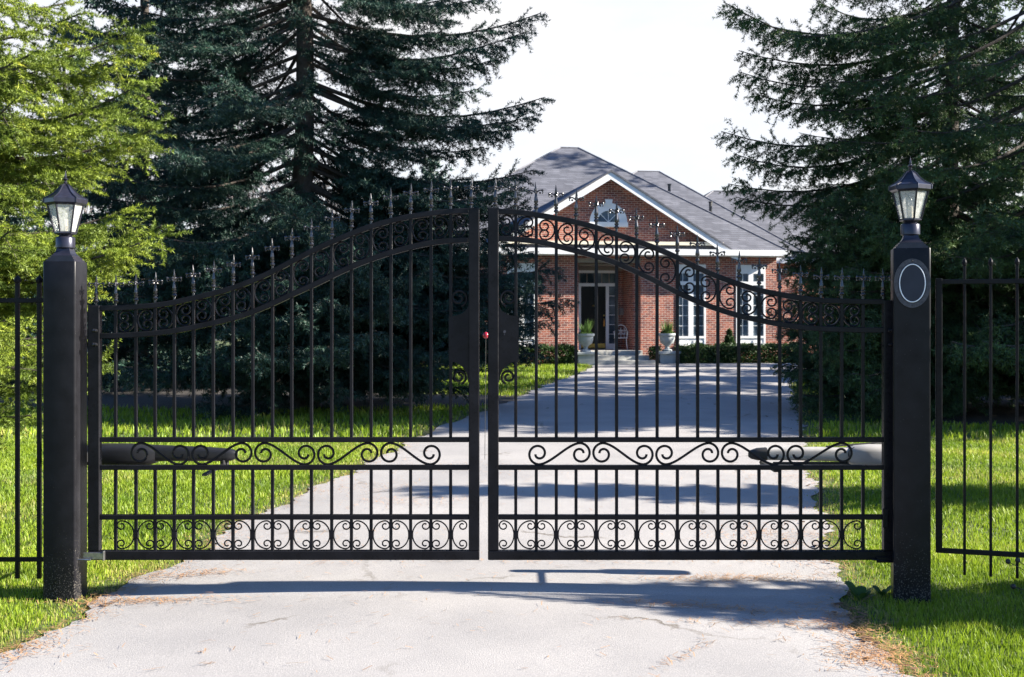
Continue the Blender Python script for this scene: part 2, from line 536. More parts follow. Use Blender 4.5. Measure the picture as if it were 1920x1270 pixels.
def blob(cx, cy, rx_, ry_, z, name, mat, seed):
    rg = random.Random(seed); vs = [(cx, cy, z)]; n = 60
    ph = [rg.uniform(0, 6.28) for _ in range(5)]
    for i in range(n):
        a = 2*PI*i/n; k = 1+sum(.05*math.sin((j+2)*a+ph[j]) for j in range(5))
        vs.append((cx+rx_*k*math.cos(a), cy+ry_*k*math.sin(a), z))
    g = MB(); g.add(vs, [(0, i+1, (i+1) % n+1) for i in range(n)])
    return tag(g.build(name, mat), kind='structure')
blob(-4.6, 22.6, 5.3, 2.3, .008, 'soil_bed', M['soil'], 1)
blob(-8.2, 26.0, 6.2, 5.4, .004, 'soil_bed', M['soil'], 3)
blob(10.2, 20.6, 5.0, 3.6, .006, 'soil_bed', M['soil'], 5)
# bank that closes the horizon far behind the trees
g = MB(); vs = []; fs = []
xs = np.linspace(-260, 260, 120)
for x in xs:
    h = 4.2+1.2*math.sin(x*.05)+.8*math.sin(x*.13+1)
    vs += [(x, 150, -.2), (x, 170, h*.7), (x, 200, h)]
for i in range(119):
    a = 3*i; fs += [(a, a+3, a+4, a+1), (a+1, a+4, a+5, a+2)]
g.add(vs, fs)
tag(g.build('hills', simple('far_brown_bank', (.07, .07, .06), .95, 0, .4, .3)), kind='structure')

# ------------------------------------------------------------------ grass
def in_bed(x, y):
    a = ((x+4.6)/5.2)**2+((y-22.6)/2.2)**2 < 1
    b = ((x-10.2)/4.9)**2+((y-20.6)/3.5)**2 < 1
    c = ((x+8.2)/6.1)**2+((y-26.0)/5.3)**2 < 1
    return a | b | c
def grass_zone(name, y0, y1, dens, h, w, seed, margin=.8):
    rg = np.random.default_rng(seed)
    xm = y1*.46+margin+.6
    n = int((y1-y0)*2*xm*dens)
    x = rg.uniform(-xm, xm, n); y = rg.uniform(y0, y1, n)
    l = interp(LEFT, y)+wob(y, 1); r = interp(RIGHT, y)+wob(y, 4)
    edge = np.minimum(np.abs(x-l), np.abs(x-r))
    out = (x < l+.03) | (x > r-.03)
    keep = out & (np.abs(x) < y*.46+margin) & ~in_bed(x, y) & ~((y > 39.2))
    # thin out close to the asphalt, where bare earth shows
    keep &= rg.random(n) < np.clip(.15+edge*3.2, 0, 1)
    # patchiness
    pat = .5+.5*np.sin(x*2.3+1.7*np.sin(y*1.1))*np.sin(y*2.9+x)
    keep &= rg.random(n) < .65+.35*pat
    x = x[keep]; y = y[keep]; pat = pat[keep]; edge = edge[keep]; n = len(x)
    hh = h*rg.uniform(.45, 1.35, n)*(.75+.4*pat)*np.clip(.6+edge, .5, 1.0)
    ww = w*rg.uniform(.6, 1.3, n)
    a = rg.uniform(0, 2*PI, n); lean = rg.uniform(.1, .75, n); la = rg.uniform(0, 2*PI, n)
    b = np.stack([x, y, np.zeros(n)], 1)
    s = np.stack([np.cos(a)*ww/2, np.sin(a)*ww/2, np.zeros(n)], 1)
    mid = b+np.stack([np.cos(la)*lean*hh*.25, np.sin(la)*lean*hh*.25, hh*.6], 1)
    tip = b+np.stack([np.cos(la)*lean*hh*.8, np.sin(la)*lean*hh*.8, hh], 1)
    V = np.stack([b-s, b+s, mid+s*.75, mid-s*.75, tip], 1).reshape(-1, 3)
    k = np.arange(n)[:, None]*5
    loops = np.concatenate([k+0, k+1, k+2, k+3, k+3, k+2, k+4], 1).ravel()
    ls = (np.arange(n)[:, None]*7+np.array([0, 4])).ravel(); lt = np.tile([4, 3], n)
    t = np.clip(rg.normal(.45, .22, n)+.12*pat, 0, .8); t[rg.random(n) < .08] = rg.uniform(.85, 1.0)
    pt = np.sin(x*1.3+2*np.sin(y*.9))*np.sin(y*1.7+x*.6)
    t[(pt > .55) & (rg.random(n) < .3)] = .93
    t[(pt < -.5)] *= .6
    t[(edge < .25) & (rg.random(n) < .25)] = .95
    o = np_mesh(name, V, loops, ls, lt, M['grass'], None, np.repeat(t, 5))
    tag(o, kind='stuff')
    return o
o1 = grass_zone('grass', 4.6, 8.6, 8500, .042, .0055, 1)
tag(o1, 'bright short lawn grass around the gate posts in the foreground', 'grass')
o2 = grass_zone('grass', 8.6, 15.5, 3200, .048, .0085, 2)
tag(o2, 'sunlit lawn just behind the gate beside the driveway', 'grass')
o3 = grass_zone('grass', 15.5, 39.2, 330, .09, .022, 3, margin=2)
tag(o3, 'far lawn under the spruces and before the brick house', 'grass')

# fallen needles and leaves
def litter(name, n, seed, spots, ln, wd, mat, label, edges=True):
    rg = np.random.default_rng(seed)
    P = []
    if edges:
        y = 5.2+(rg.random(n)**1.6)*20
        side = rg.random(n) < .5
        e = np.where(side, interp(LEFT, y)+wob(y, 1), interp(RIGHT, y)+wob(y, 4))
        d = np.abs(rg.normal(0, .13, n))-.06
        P.append(np.stack([e+np.where(side, d, -d*1.6), y], 1))
    for cx, cy, sx, sy, k, ang in spots:
        q = rg.normal(0, 1, (k, 2))*[sx, sy]
        q = q @ np.array([[math.cos(ang), math.sin(ang)], [-math.sin(ang), math.cos(ang)]])
        P.append(q+[cx, cy])
    P = np.concatenate(P); n = len(P)
    a = rg.uniform(0, 2*PI, n); l = ln*rg.uniform(.5, 1.3, n); w = wd*rg.uniform(.6, 1.3, n)
    le = interp(LEFT, P[:, 1]); re_ = interp(RIGHT, P[:, 1]); u = np.clip((P[:, 0]-le)/(re_-le), 0, 1)
    z = .018+.035*(1-(2*u-1)**2)+rg.uniform(0, .01, n)
    c = np.stack([P[:, 0], P[:, 1], z], 1)
    d = np.stack([np.cos(a)*l/2, np.sin(a)*l/2, rg.uniform(-.1, .25, n)*l/2], 1); s = np.stack([-np.sin(a)*w/2, np.cos(a)*w/2, np.zeros(n)], 1)
    T = np.stack([np.stack([c-d-s, c-d+s, c+d+s], 1), np.stack([c-d-s, c+d+s, c+d-s], 1)], 1).reshape(-1, 3, 3)
    T[:, :, 2] = np.maximum(T[:, :, 2], z.repeat(2)[:, None]-.003)
    o = tri_mesh(name, T, mat, None, np.repeat(rg.random(n), 2))
    return tag(o, label, name.replace('_', ' '), kind='stuff')
rg = np.random.default_rng(11)
sp = []
def gp(px, py):   # a spot on the ground seen at that place in the photo
    Y = F*CH/(py-HY); return (px-960)*Y/F, Y
for px, py, sx, sy, k, a in [(1380, 1095, .28, .06, 900, .1), (1330, 1150, .3, .05, 500, -.2), (1470, 1180, .35, .05, 300, 0), (1300, 1235, .25, .03, 90, 1.0),
        (260, 1135, .3, .05, 700, 0), (350, 1085, .22, .07, 500, .2), (200, 1115, .1, .05, 150, 0), (660, 920, .45, .25, 700, .2), (760, 950, .5, .2, 500, 0), (860, 880, .6, .3, 500, 0),
        (1480, 900, .35, .5, 900, 0), (1440, 1010, .3, .25, 800, 0), (1500, 1050, .25, .1, 700, 0), (560, 1010, .6, .3, 350, 0), (1000, 1065, 1.2, .05, 300, 0), (1640, 1235, .12, .12, 800, 0),
        (1600, 1180, .1, .3, 900, 0), (383, 1238, .012, .01, 12, 0), (392, 1262, .015, .01, 10, 0), (900, 1100, 1.2, .5, 260, 0), (700, 1200, 1.1, .5, 160, 0), (60, 1230, .12, .12, 200, 0), (1100, 900, 1.2, 1.0, 250, 0), (1300, 930, 1.0, .8, 400, 0)]:
    x, y = gp(px, py); sp.append((x, y, sx, sy, int(k*.5), a))
litter('pine_needles', 5000, 4, sp, .05, .0035, M['litter'], 'orange brown fallen needles scattered along the driveway edges')
sp = []
for px, py in [(1270, 735), (1335, 752), (1338, 763), (1390, 745), (1400, 755), (1435, 762), (1450, 760), (1432, 784), (1475, 805), (1498, 772), (1212, 735), (1275, 750), (1180, 811), (1060, 748), (1077, 748), (1355, 775),
               (1480, 770), (1495, 790), (1510, 800), (1500, 830), (1520, 850), (1505, 870), (1530, 880), (750, 845), (800, 850), (1020, 770), (980, 800), (1130, 830), (1600, 1160), (1585, 1140), (1610, 1195), (1640, 1210)]:
    x, y = gp(px, py); sp.append((x, y, .04, .04, 3, 0))
litter('fallen_leaves', 60, 9, sp, .05, .032, M['deadleaf'], 'dark curled leaves lying on the shaded driveway')

# ------------------------------------------------------------------ gate
GY = 6.9
def gx(px): return (px-960)*GY/F
def gz(py): return CH-(py-HY)*GY/F
U = GY/F          # metres per photo pixel in the gate plane

def smooth_curve(pts, n=6):
    P = [np.array(p, float) for p in pts]; out = []
    P = [2*P[0]-P[1]]+P+[2*P[-1]-P[-2]]
    for i in range(1, len(P)-2):
        for k in range(n):
            t = k/n
            out.append(.5*((2*P[i])+(-P[i-1]+P[i+1])*t+(2*P[i-1]-5*P[i]+4*P[i+1]-P[i+2])*t*t+(-P[i-1]+3*P[i]-3*P[i+1]+P[i+2])*t**3))
    out.append(P[-2])
    return out

def finial_mesh():
    b = MB()
    b.lathe([(.0085, 0), (.0085, .022), (.014, .026), (.016, .031), (.012, .037), (.009, .043), (.014, .049), (.014, .053), (.008, .057)], n=10)
    b.lathe([(.007, .057), (.0135, .066), (.012, .082), (.007, .11), (.0055, .125)], n=8)
    b.lathe([(.0055, .125), (.009, .13), (.009, .136), (.005, .139)], n=8)
    b.lathe([(.005, .139), (.008, .148), (.0055, .165), (.0012, .192)], n=6)
    for ax in (0, 1):
        for s in (-1, 1):
            p = []
            for t, h in [(0, .120), (.012, .131), (.024, .138), (.035, .138), (.043, .131), (.044, .122), (.038, .117)]:
                p.append((s*t, 0, h) if ax == 0 else (0, s*t*.8, h))
            b.tube(p, [.0048, .0048, .0045, .0042, .004, .0036, .0034], 6)
            e = (s*.041, 0, .137) if ax == 0 else (0, s*.033, .137)
            b.sphere(e, .0085, 8, 6)
            e = (s*.026, 0, .122) if ax == 0 else (0, s*.021, .122)
            b.sphere(e, .0065, 6, 5)
    return b
_f = finial_mesh().build('finial', M['gloss'], smooth=True)
FINIAL = _f.data
bpy.data.objects.remove(_f)

def spiral(cx, cz, r0, a0, turns, k=.33, n=34, sgn=1):
    out = []
    for i in range(n+1):
        t = i/n; r = r0*(1-(1-k)*t**1.05); a = a0+sgn*turns*2*PI*t
        out.append((cx+r*math.cos(a), cz+r*math.sin(a)))
    return out
def c_scroll(x, zc, w, h, s, curl, r=.005, y=GY):
    """back touches x; opens towards s; curl = radius of the end curls"""
    a = w-curl
    up = []
    for i in range(9):
        t = PI/2*i/8; up.append((a*(1-math.cos(t)), h/2*math.sin(t)))
    sp_ = spiral(a, h/2-curl, curl, PI/2, 1.12, .34, 26, -1)
    up += sp_[1:]
    lo = [(p, -q) for p, q in up[::-1]][:-1]
    P = lo+up
    return [(x+s*p, y, zc+q) for p, q in P]
def s_scroll(x0, x1, z0, z1, desc, r, y=GY):
    Lx = x1-x0; H = (z1-z0)/2; zc = (z0+z1)/2; Rr = H
    left = spiral(Rr, 0, Rr, PI/2, 1.22, .3, 34, 1)[::-1]
    mid = []
    A = np.array([Rr, H]); D = np.array([Lx-Rr, -H]); B = A+[Rr*1.15, 0]; Cc = D-[Rr*1.15, 0]
    for i in range(1, 16):
        t = i/16; mid.append(tuple(A*(1-t)**3+3*B*t*(1-t)**2+3*Cc*t*t*(1-t)+D*t**3))
    right = [(Lx-p, -q) for p, q in left[::-1]]
    P = left+mid+right
    k = 1 if desc else -1
    return [(x0+p, y, zc+k*q) for p, q in P]

def leaf(side, x_out0, x_out1, top_px, low_px, bars, label):
    """side -1 left leaf (hinge left), +1 right leaf (hinge right)"""
    hinge_x = gx(x_out0 if side < 0 else x_out1)
    root = empty('gate_leaf', (hinge_x, GY, 0))
    tag(root, label, 'gate', 'wrought iron gate leaves')
    ox = hinge_x
    def loc(mb, name, mat, smooth=False):
        o = mb.build(name, mat, root, smooth)
        o.data.transform(__import__('mathutils').Matrix.Translation((-ox, -GY, 0)))
        return o
    top = smooth_curve(top_px); low = smooth_curve(low_px)
    tz = lambda px: gz(float(np.interp(px, [p[0] for p in top], [p[1] for p in top])))
    lz = lambda px: gz(float(np.interp(px, [p[0] for p in low], [p[1] for p in low])))
    hs = 22; zb = gz(1049)
    D = .05
    latch = (x_out1-20, x_out1) if side < 0 else (x_out0, x_out0+20)
    hin = (x_out0, x_out0+hs) if side < 0 else (x_out1-hs, x_out1)
    b = MB(); b.box(gx(latch[0]), gx(latch[1]), GY-D/2, GY+D/2, gz(1032), gz(390), .0045)
    loc(b, 'latch_stile', M['black'])
    b = MB(); b.box(gx(hin[0]), gx(hin[1]), GY-D/2, GY+D/2, gz(1032), gz(573 if side < 0 else 563), .0045)
    loc(b, 'hinge_stile', M['black'])
    b = MB(); b.box(gx(x_out0), gx(x_out1), GY-D/2-.001, GY+D/2+.001, zb, gz(1032), .004)
    loc(b, 'bottom_rail', M['black'])
    xi0, xi1 = (hin[1], latch[0]) if side < 0 else (latch[1], hin[0])
    for (a, c) in ((820, 829), (872, 881), (965, 974)):
        b = MB(); b.box(gx(xi0), gx(xi1), GY-.019, GY+.019, gz(c), gz(a), .003)
        loc(b, 'cross_rail', M['black'])
    for crv in (top, low):
        pts = [(gx(p[0]), GY, gz(p[1])) for p in crv]
        b = MB(); b.ribbon(pts, .033, .04, .0035)
        loc(b, 'arched_rail', M['black'])
    for i, px in enumerate(bars):
        o = bpy.data.objects.new('finial', FINIAL); C.objects.link(o); o.parent = root
        o.location = (gx(px)-ox, 0, tz(px)+.013)
        o.rotation_euler = (R(rgm.uniform(-1.2, 1.2)), R(rgm.uniform(-1.5, 1.5)), R(rgm.uniform(-14, 14)))
        on_stile = (i == 0 or i == len(bars)-1)
        if on_stile: continue
        w = .0095
        b = MB(); x = gx(px)
        b.box(x-w, x+w, GY-w, GY+w, gz(821), tz(px)-.01, .0022)
        loc(b, 'picket', M['black'])
        b = MB(); b.box(x-w, x+w, GY-w, GY+w, gz(1033), gz(873), .0022)
        loc(b, 'lower_picket', M['black'])
    n = len(bars)
    # scroll pairs back to back on every second bar
    idx = range(2, n-1, 2) if side < 0 else range(n-3, 0, -2)
    for i in (list(range(2, n, 2)) if side < 0 else list(range(1, n-1, 2))):
        if i >= n-1 and side < 0: continue
        px = bars[i]; x = gx(px)
        for s in (-1, 1):
            j = i+s
            if j < 0 or j >= n: continue
            gap = abs(bars[j]-px)*U
            if (j == 0 or j == n-1): gap -= .0
            zt, zl = tz(px+s*18)-.017, lz(px+s*18)+.017
            b = MB(); w = gap-.0125 if not (j in (0, n-1)) else gap-.03
            b.tube(c_scroll(x+s*.011, (zt+zl)/2, w*.86, (zt-zl)*.93, s, .036), .006, 6)
            loc(b, 'arch_scroll', M['black'], True)
            b = MB()
            z0, z1 = gz(1031), gz(975)
            b.tube(c_scroll(x+s*.011, (z0+z1)/2, w*.97, (z1-z0)-.012, s, .03), .0047, 6)
            loc(b, 'bottom_scroll', M['black'], True)
        b = MB(); b.box(x-.0155, x+.0155, GY-.012, GY+.012, gz(1009), gz(997), .002)
        loc(b, 'scroll_collar', M['black'])
    if side < 0:
        knots = [243, 357, 475, 593, 711, 828]; first = True
    else:
        knots = [989, 1109, 1227, 1350, 1473, 1600]; first = False
    for k in range(5):
        desc = first if k % 2 == 0 else not first
        b = MB(); b.tube(s_scroll(gx(knots[k])+.003, gx(knots[k+1])-.003, gz(871), gz(831), desc, .007), .0078, 7)
        loc(b, 'long_scroll', M['black'], True)
    # lock plate with its two rings
    s = -1 if side < 0 else 1
    e = latch[0] if side < 0 else latch[1]
    def PX(d): return gx(e+s*d)
    poly = [(PX(0), gz(571))]
    for i in range(0, 11):
        t = PI/2*i/10; poly.append((PX(1.5+33*(1-math.cos(t))), gz(573+20*math.sin(t))))
    poly.append((PX(37.5), gz(593))); poly.append((PX(37.5), gz(676)))
    for i in range(0, 11):
        t = PI/2*i/10; poly.append((PX(34.5-33*math.sin(t)), gz(678+38*(1-math.cos(t)))))
    poly.append((PX(0), gz(717)))
    b = MB(); b.prism(poly, GY-.014, GY+.014)
    loc(b, 'lock_plate', M['black'])
    b = MB(); p = spiral(PX(19), gz(559), 16.5*U, -PI/2-.3*s, 1.45, .28, 44, -1 if s > 0 else 1)
    b.tube([(q[0], GY, q[1]) for q in p], .0072, 7); loc(b, 'lock_ring', M['black'], True)
    b = MB(); p = spiral(PX(18), gz(707), 13.5*U, PI/2+.3*s+PI*.8*s, 1.5, .26, 44, -1 if s > 0 else 1)
    b.tube([(q[0], GY, q[1]) for q in p], .0072, 7); loc(b, 'lock_ring', M['black'], True)
    if side > 0:
      b = MB(); b.lathe([(.001, 0), (.009, 0), (.009, .003), (.001, .003)], n=10); b.box(-.002, .002, -.022, -.012, 0, .002)
      b.v = [(PX(11)+p[0], GY-.0145-p[2], gz(622)+p[1]) for p in b.v]; loc(b, 'keyhole', M['plaque_rim'])
    # bolts near the hinge
    for zy in (620, 646):
        b = MB(); xx = gx(x_out0+14 if side < 0 else x_out1-12)
        b.tube([(xx-.012, GY-.034, gz(zy)), (xx+.016, GY-.034, gz(zy))], .0085, 8)
        b.tube([(xx-.006, GY-.034, gz(zy)), (xx-.001, GY-.034, gz(zy))], .0115, 8); b.tube([(xx+.006, GY-.034, gz(zy)), (xx+.01, GY-.034, gz(zy))], .0115, 8)
        loc(b, 'hinge_bolt', M['gloss'], True)
    # lower hinge arm
    b = MB()
    if side < 0:
        b.box(gx(160), gx(200), GY-.04, GY-.028, gz(1047), gz(1034), .003)
        b.box(gx(197.5), gx(200.5), GY-.05, GY-.0263, gz(1048.5), gz(1031), .002)
        b.tube([(gx(152), GY-.055, gz(1046)), (gx(176), GY-.055, gz(1046))], .007, 8)
        loc(b, 'hinge_arm', M['steel'])
    else:
        b.box(gx(1640), gx(1678), GY-.04, GY-.028, gz(1053), gz(1042), .003)
        b.tube([(gx(1630), GY-.045, gz(1046)), (gx(1676), GY-.045, gz(1052))], .005, 8)
        loc(b, 'hinge_arm', M['black'])
        b = MB(); b.box(gx(1652), gx(1662), GY-.036, GY-.0262, gz(988), gz(952), .003); loc(b, 'hinge_block', M['black'])
    return root
rgm = random.Random(5)
barsL = [180, 217, 255, 291, 327, 363, 400, 437, 474, 511, 547, 584, 622, 659, 696, 733, 770, 808, 845, 883]
barsR = [928.5, 967, 1005.5, 1043, 1080, 1118, 1156, 1194, 1232, 1270, 1308, 1346, 1385, 1423, 1462, 1501, 1539, 1578, 1618, 1656]
topL = [(190, 578), (222, 577.5), (268, 575), (310, 570.5), (346, 563.5), (409, 548.5), (455, 534), (500, 515), (547, 491), (594, 467), (642, 446), (689, 427.5), (752, 410), (815, 400), (860, 396.5), (878, 396)]
lowL = [(190, 630), (222, 629.5), (268, 627), (310, 623), (346, 617.5), (409, 604), (455, 592), (500, 574.5), (547, 553), (594, 532), (642, 508.5), (689, 489), (752, 468.5), (815, 455), (860, 451), (878, 450.5)]
topR = [(935, 397), (969, 398.6), (1006, 403.5), (1042, 409.5), (1079, 417), (1117, 427), (1156, 440), (1200, 455), (1235, 468), (1270.5, 484), (1307, 502), (1343, 518), (1384.6, 533), (1421, 544), (1462, 552.5), (1502, 559.5), (1538, 563.5), (1578, 565), (1618, 566), (1656, 566)]
lowR = [(935, 447.4), (969, 449), (1006, 453), (1042, 461), (1079, 470.5), (1117, 481), (1156, 494), (1195, 511), (1234, 530), (1270.5, 549), (1310, 566.5), (1343, 579), (1384.6, 592), (1421, 600), (1460, 608), (1500, 613.5), (1538, 616.5), (1578, 618), (1618, 619), (1656, 619)]
leaf(-1, 167, 899, topL, lowL, barsL, 'black wrought iron gate leaf rising from the left post to the middle gap')
leaf(+1, 915, 1677, topR, lowR, barsR, 'black wrought iron gate leaf hung on the right post with the oval plaque')

# ------------------------------------------------------------------ gate posts, lanterns, plaque
def post(xc, yc, w, h, label, rz=0.0):
    root = empty('gate_post', (xc, yc, 0), rz)
    tag(root, label, 'gate post', 'square black gate posts')
    r = .014; pr = []
    for cx, cy, a0 in ((w/2-r, -w/2+r, -90), (w/2-r, w/2-r, 0), (-w/2+r, w/2-r, 90), (-w/2+r, -w/2+r, 180)):
        for k in range(5):
            a = R(a0+90*k/4); pr.append((cx+r*math.cos(a), cy+r*math.sin(a)))
    b = MB()
    rings = [[(x, y, z) for x, y in pr] for z in np.linspace(-.05, h-.004, 12)]
    rings.append([(x*.985, y*.985, h) for x, y in pr])
    b.rings(rings)
    b.build('shaft', M['post'], root, True)
    b = MB()
    def sq(s, z): return [(-s, -s, z), (s, -s, z), (s, s, z), (-s, s, z)]
    b.rings([sq(w*.43, h-.002), sq(w*.43, h+.014)])
    b.rings([sq(w*.38, h+.0145), sq(w*.38, h+.026)])
    b.rings([sq(w*.33, h+.0265), sq(w*.33, h+.036)])
    b.rings([sq(w*.31, h+.0365), sq(w*.25, h+.05), sq(w*.21, h+.066), sq(w*.195, h+.083)])
    b.build('stepped_cap', M['lampmetal'], root)
    return root
def lantern(xc, yc, z0, label, rot, first=None):
    if first is not None:
        root = copy_tree(first); root.location = (xc, yc, z0); root.rotation_euler = (0, 0, rot)
        root['label'] = label
        return root
    root = empty('post_lantern', (xc, yc, z0), rot)
    tag(root, label, 'lantern', 'six sided lanterns on the gate posts')
    b = MB(); b.lathe([(.045, -.003), (.057, .004), (.057, .062), (.052, .07), (.04, .074), (.036, .082)], n=24); b.build('collar', M['lampmetal'], root, True)
    b = MB(); b.lathe([(.036, .078), (.06, .086), (.066, .092), (.066, .1), (.05, .104)], n=6); b.build('gallery', M['lampmetal'], root)
    hexp = lambda r, k: (r*math.cos(2*PI*k/6), r*math.sin(2*PI*k/6))
    rb, rt, zb, zt = .062, .103, .1, .265
    for k in range(6):
        b = MB(); a0, a1 = hexp(rb-.004, k), hexp(rb-.004, k+1); c0, c1 = hexp(rt-.004, k), hexp(rt-.004, k+1)
        th = .004; nx, ny = math.cos(2*PI*(k+.5)/6)*th, math.sin(2*PI*(k+.5)/6)*th
        outer = [(a0[0], a0[1], zb), (a1[0], a1[1], zb), (c1[0], c1[1], zt), (c0[0], c0[1], zt)]
        inner = [(p[0]-nx, p[1]-ny, p[2]) for p in outer]
        b.add(outer+inner, [(0, 1, 2, 3), (7, 6, 5, 4), (0, 4, 5, 1), (1, 5, 6, 2), (2, 6, 7, 3), (3, 7, 4, 0)])
        b.build('glass_pane', M['lampglass'], root)
        b = MB(); p, q = hexp(rb, k), hexp(rt, k)
        b.tube([(p[0], p[1], zb-.002), (q[0], q[1], zt)], .006, 6); b.build('rib', M['lampmetal'], root)
    b = MB(); b.lathe([(.095, .262), (.108, .266), (.124, .277), (.124, .301), (.121, .305), (.094, .318), (.066, .338), (.044, .362), (.03, .38), (.014, .392), (.006, .398)], n=6)
    b.build('roof', M['lampmetal'], root)
    b = MB()
    for k in range(6):
        pts = [(*hexp(r_, k), z_) for r_, z_ in [(.125, .278), (.125, .302), (.122, .306), (.095, .32), (.067, .34), (.045, .364), (.031, .382), (.014, .394)]]
        b.tube(pts, .0035, 5)
    b.build('roof_ribs', M['lampmetal'], root, True)
    b = MB(); b.lathe([(.006, .395), (.011, .402), (.011, .408), (.006, .413), (.013, .42), (.018, .426), (.006, .433), (.008, .441), (.001, .475)], n=10)
    b.build('finial', M['lampmetal'], root, True)
    b = MB(); b.lathe([(.016, .1), (.016, .175), (.013, .178)], n=12); b.build('candle_sleeve', M['candle'], root, True)
    b = MB(); b.lathe([(.006, .178), (.014, .19), (.015, .2), (.009, .22), (.002, .238)], n=12); b.build('bulb', M['lampglass'], root, True)
    return root
PLX, PLY, PLH = -2.738, 6.9, 2.062
PRX, PRY, PRH = 2.432, 6.87, 2.14
post(PLX, PLY, .199, PLH, 'tall black square gate post on the left at the driveway edge')
post(PRX, PRY, .214, PRH, 'tall black square gate post on the right carrying the oval plaque', R(-14))
l1 = lantern(PLX, PLY, PLH+.083, 'black six sided lantern on the left gate post before the lime green spruce', R(21))
lantern(PRX, PRY, PRH+.083, 'black six sided lantern on the right gate post above the oval plaque', R(-29), l1)

root = empty('oval_plaque', (PRX-.108*math.sin(R(14)), PRY-.108*math.cos(R(14)), gz(534)+.005), R(-14))
tag(root, 'blank dark oval plaque with thin white line fixed to the right gate post', 'plaque')
def oval(a, b_, n=40): return [(a*math.cos(2*PI*i/n), b_*math.sin(2*PI*i/n)) for i in range(n)]
b = MB(); b.prism(oval(.105, .148), -.012, 0); b.build('rim', M['plaque_rim'], root)
b = MB(); b.prism(oval(.083, .122), -.0145, -.0121); b.build('face', M['plaque'], root)
b = MB(); b.tube([(x, -.0145, z) for x, z in oval(.073, .113, 48)], .0034, 6, closed=True); b.build('white_line', M['white'], root, True)
for s in (-1, 1):
    b = MB(); b.sphere((0, -.0125, s*.134), .006); b.build('screw', M['gasket'], root)

# ------------------------------------------------------------------ gate openers
root = empty('gate_opener', (-2.70, 7.42, .815))
tag(root, 'black swing gate opener arm behind the left leaf by the left post', 'gate opener', 'motor arms behind the gate')
def rr_sec(w, h, r=.3, n=4):
    pr = []
    for sx, sz, a0 in ((1, -1, -90), (1, 1, 0), (-1, 1, 90), (-1, -1, 180)):
        for k in range(n+1):
            a = R(a0+90*k/n); q = min(w, h)*r
            pr.append((sx*(w/2-q)+q*math.cos(a), sz*(h/2-q)+q*math.sin(a)))
    return pr
def hull(stations, mat, name, parent):
    """stations (x, zc, w(depth), h)"""
    b = MB(); b.rings([[(x, p, zc+q) for p, q in rr_sec(w, h)] for x, zc, w, h in stations]); return b.build(name, mat, parent, True)
k = 7.42/F
hull([(-.10, 0, .13, .13), (0, .0, .15, .145), (.12, .0, .15, .145), (.27, .0, .145, .14), (.33, .0, .12, .12), (.36, .0, .10, .1)], M['opener_black'], 'motor_housing', root)
hull([(.3, .012, .10, .11), (.45, .01, .095, .1), (.7, .005, .085, .09), (.82, 0, .08, .082), (.86, 0, .07, .07), (.885, 0, .045, .045), (.89, 0, .02, .02)], M['opener_black'], 'arm_cover', root)
b = MB(); b.box(.78, .83, -.02, .02, -.075, -.035, .003); b.box(.75, .86, -.03, .03, -.083, -.075, .002); b.build('foot_bracket', M['rubber'], root)
b = MB(); b.box(-.12, -.04, -.42, -.07, -.03, .03, .004); b.build('post_bracket', M['rubber'], root)
b = MB(); b.box(.79, .82, -.49, -.021, -.07, -.055, .002); b.tube([(.805, -.03, -.09), (.805, -.03, -.03)], .012, 8); b.build('gate_bracket', M['rubber'], root)
root = empty('gate_opener', (2.43, 7.35, .82))
tag(root, 'grey swing gate opener arm behind the right leaf by the plaque post', 'gate opener', 'motor arms behind the gate')
hull([(.14, -.01, .14, .13), (.02, -.005, .15, .15), (-.1, 0, .15, .15), (-.2, .0, .14, .135), (-.24, .0, .11, .1)], M['opener_grey'], 'motor_housing', root)
hull([(-.22, .004, .09, .09), (-.4, .01, .088, .088), (-.62, .012, .085, .085), (-.78, .01, .08, .078)], M['opener_grey'], 'arm_tube', root)
hull([(-.77, .01, .085, .083), (-.83, .008, .08, .078), (-.87, .006, .06, .055), (-.885, .004, .03, .03)], M['rubber'], 'end_cap', root)
b = MB(); b.tube([(-.2, -.05, .01), (-.2, .05, .01)], .05, 14); b.build('pivot_cap', M['rubber'], root, True)
b = MB(); b.box(-.72, -.2, -.03, .03, -.058, -.045, .003); b.build('mount_bar', M['rubber'], root)
b = MB(); b.box(-.82, -.79, -.43, -.021, -.05, -.035, .002); b.tube([(-.805, -.03, -.07), (-.805, -.03, -.02)], .012, 8); b.build('gate_bracket', M['rubber'], root)
b = MB(); b.tube([(.1, 0, .075), (-.05, .0, .082), (-.2, .0, .07), (-.38, 0, .058)], .006, 6); b.build('cable', M['rubber'], root)

# ------------------------------------------------------------------ side fences
def picket_mb(w, zb, zt, top):
    b = MB()
    b.box(-w/2, w/2, -w/2, w/2, zb, zt, .002)
    if top == 'ball': b.lathe([(w*.5, zt-.01), (w*.85, zt), (w*.95, zt+.014), (w*.7, zt+.028), (w*.25, zt+.038), (.001, zt+.043)], n=10)
    else:
        b.lathe([(w*.5, zt), (w*.7, zt+.008), (w*.6, zt+.02), (w*.2, zt+.03), (.001, zt+.033)], n=8)
    return b
lf = empty('side_fence', (PLX-.1, 6.93, 0), R(180))
tag(lf, 'black picket fence panel with two rails left of the left gate post', 'fence', 'black side fences')
for z0, z1 in ((gz(568), gz(559)), (gz(1055), gz(1047))):
    b = MB(); b.box(0.001, 2.6, -.013, .013, z0, z1, .003); b.build('rail', M['black'], lf)
m0 = picket_mb(.024, gz(1087), gz(529), 'ball').build('picket', M['black'], lf)
for i in range(18):
    o = m0 if i == 0 else m0.copy()
    if i: C.objects.link(o); o.parent = lf
    o.location = (.073+.134*i, 0, 0)
rf = empty('side_fence', (gx(1759), 6.93, 0), R(-17))
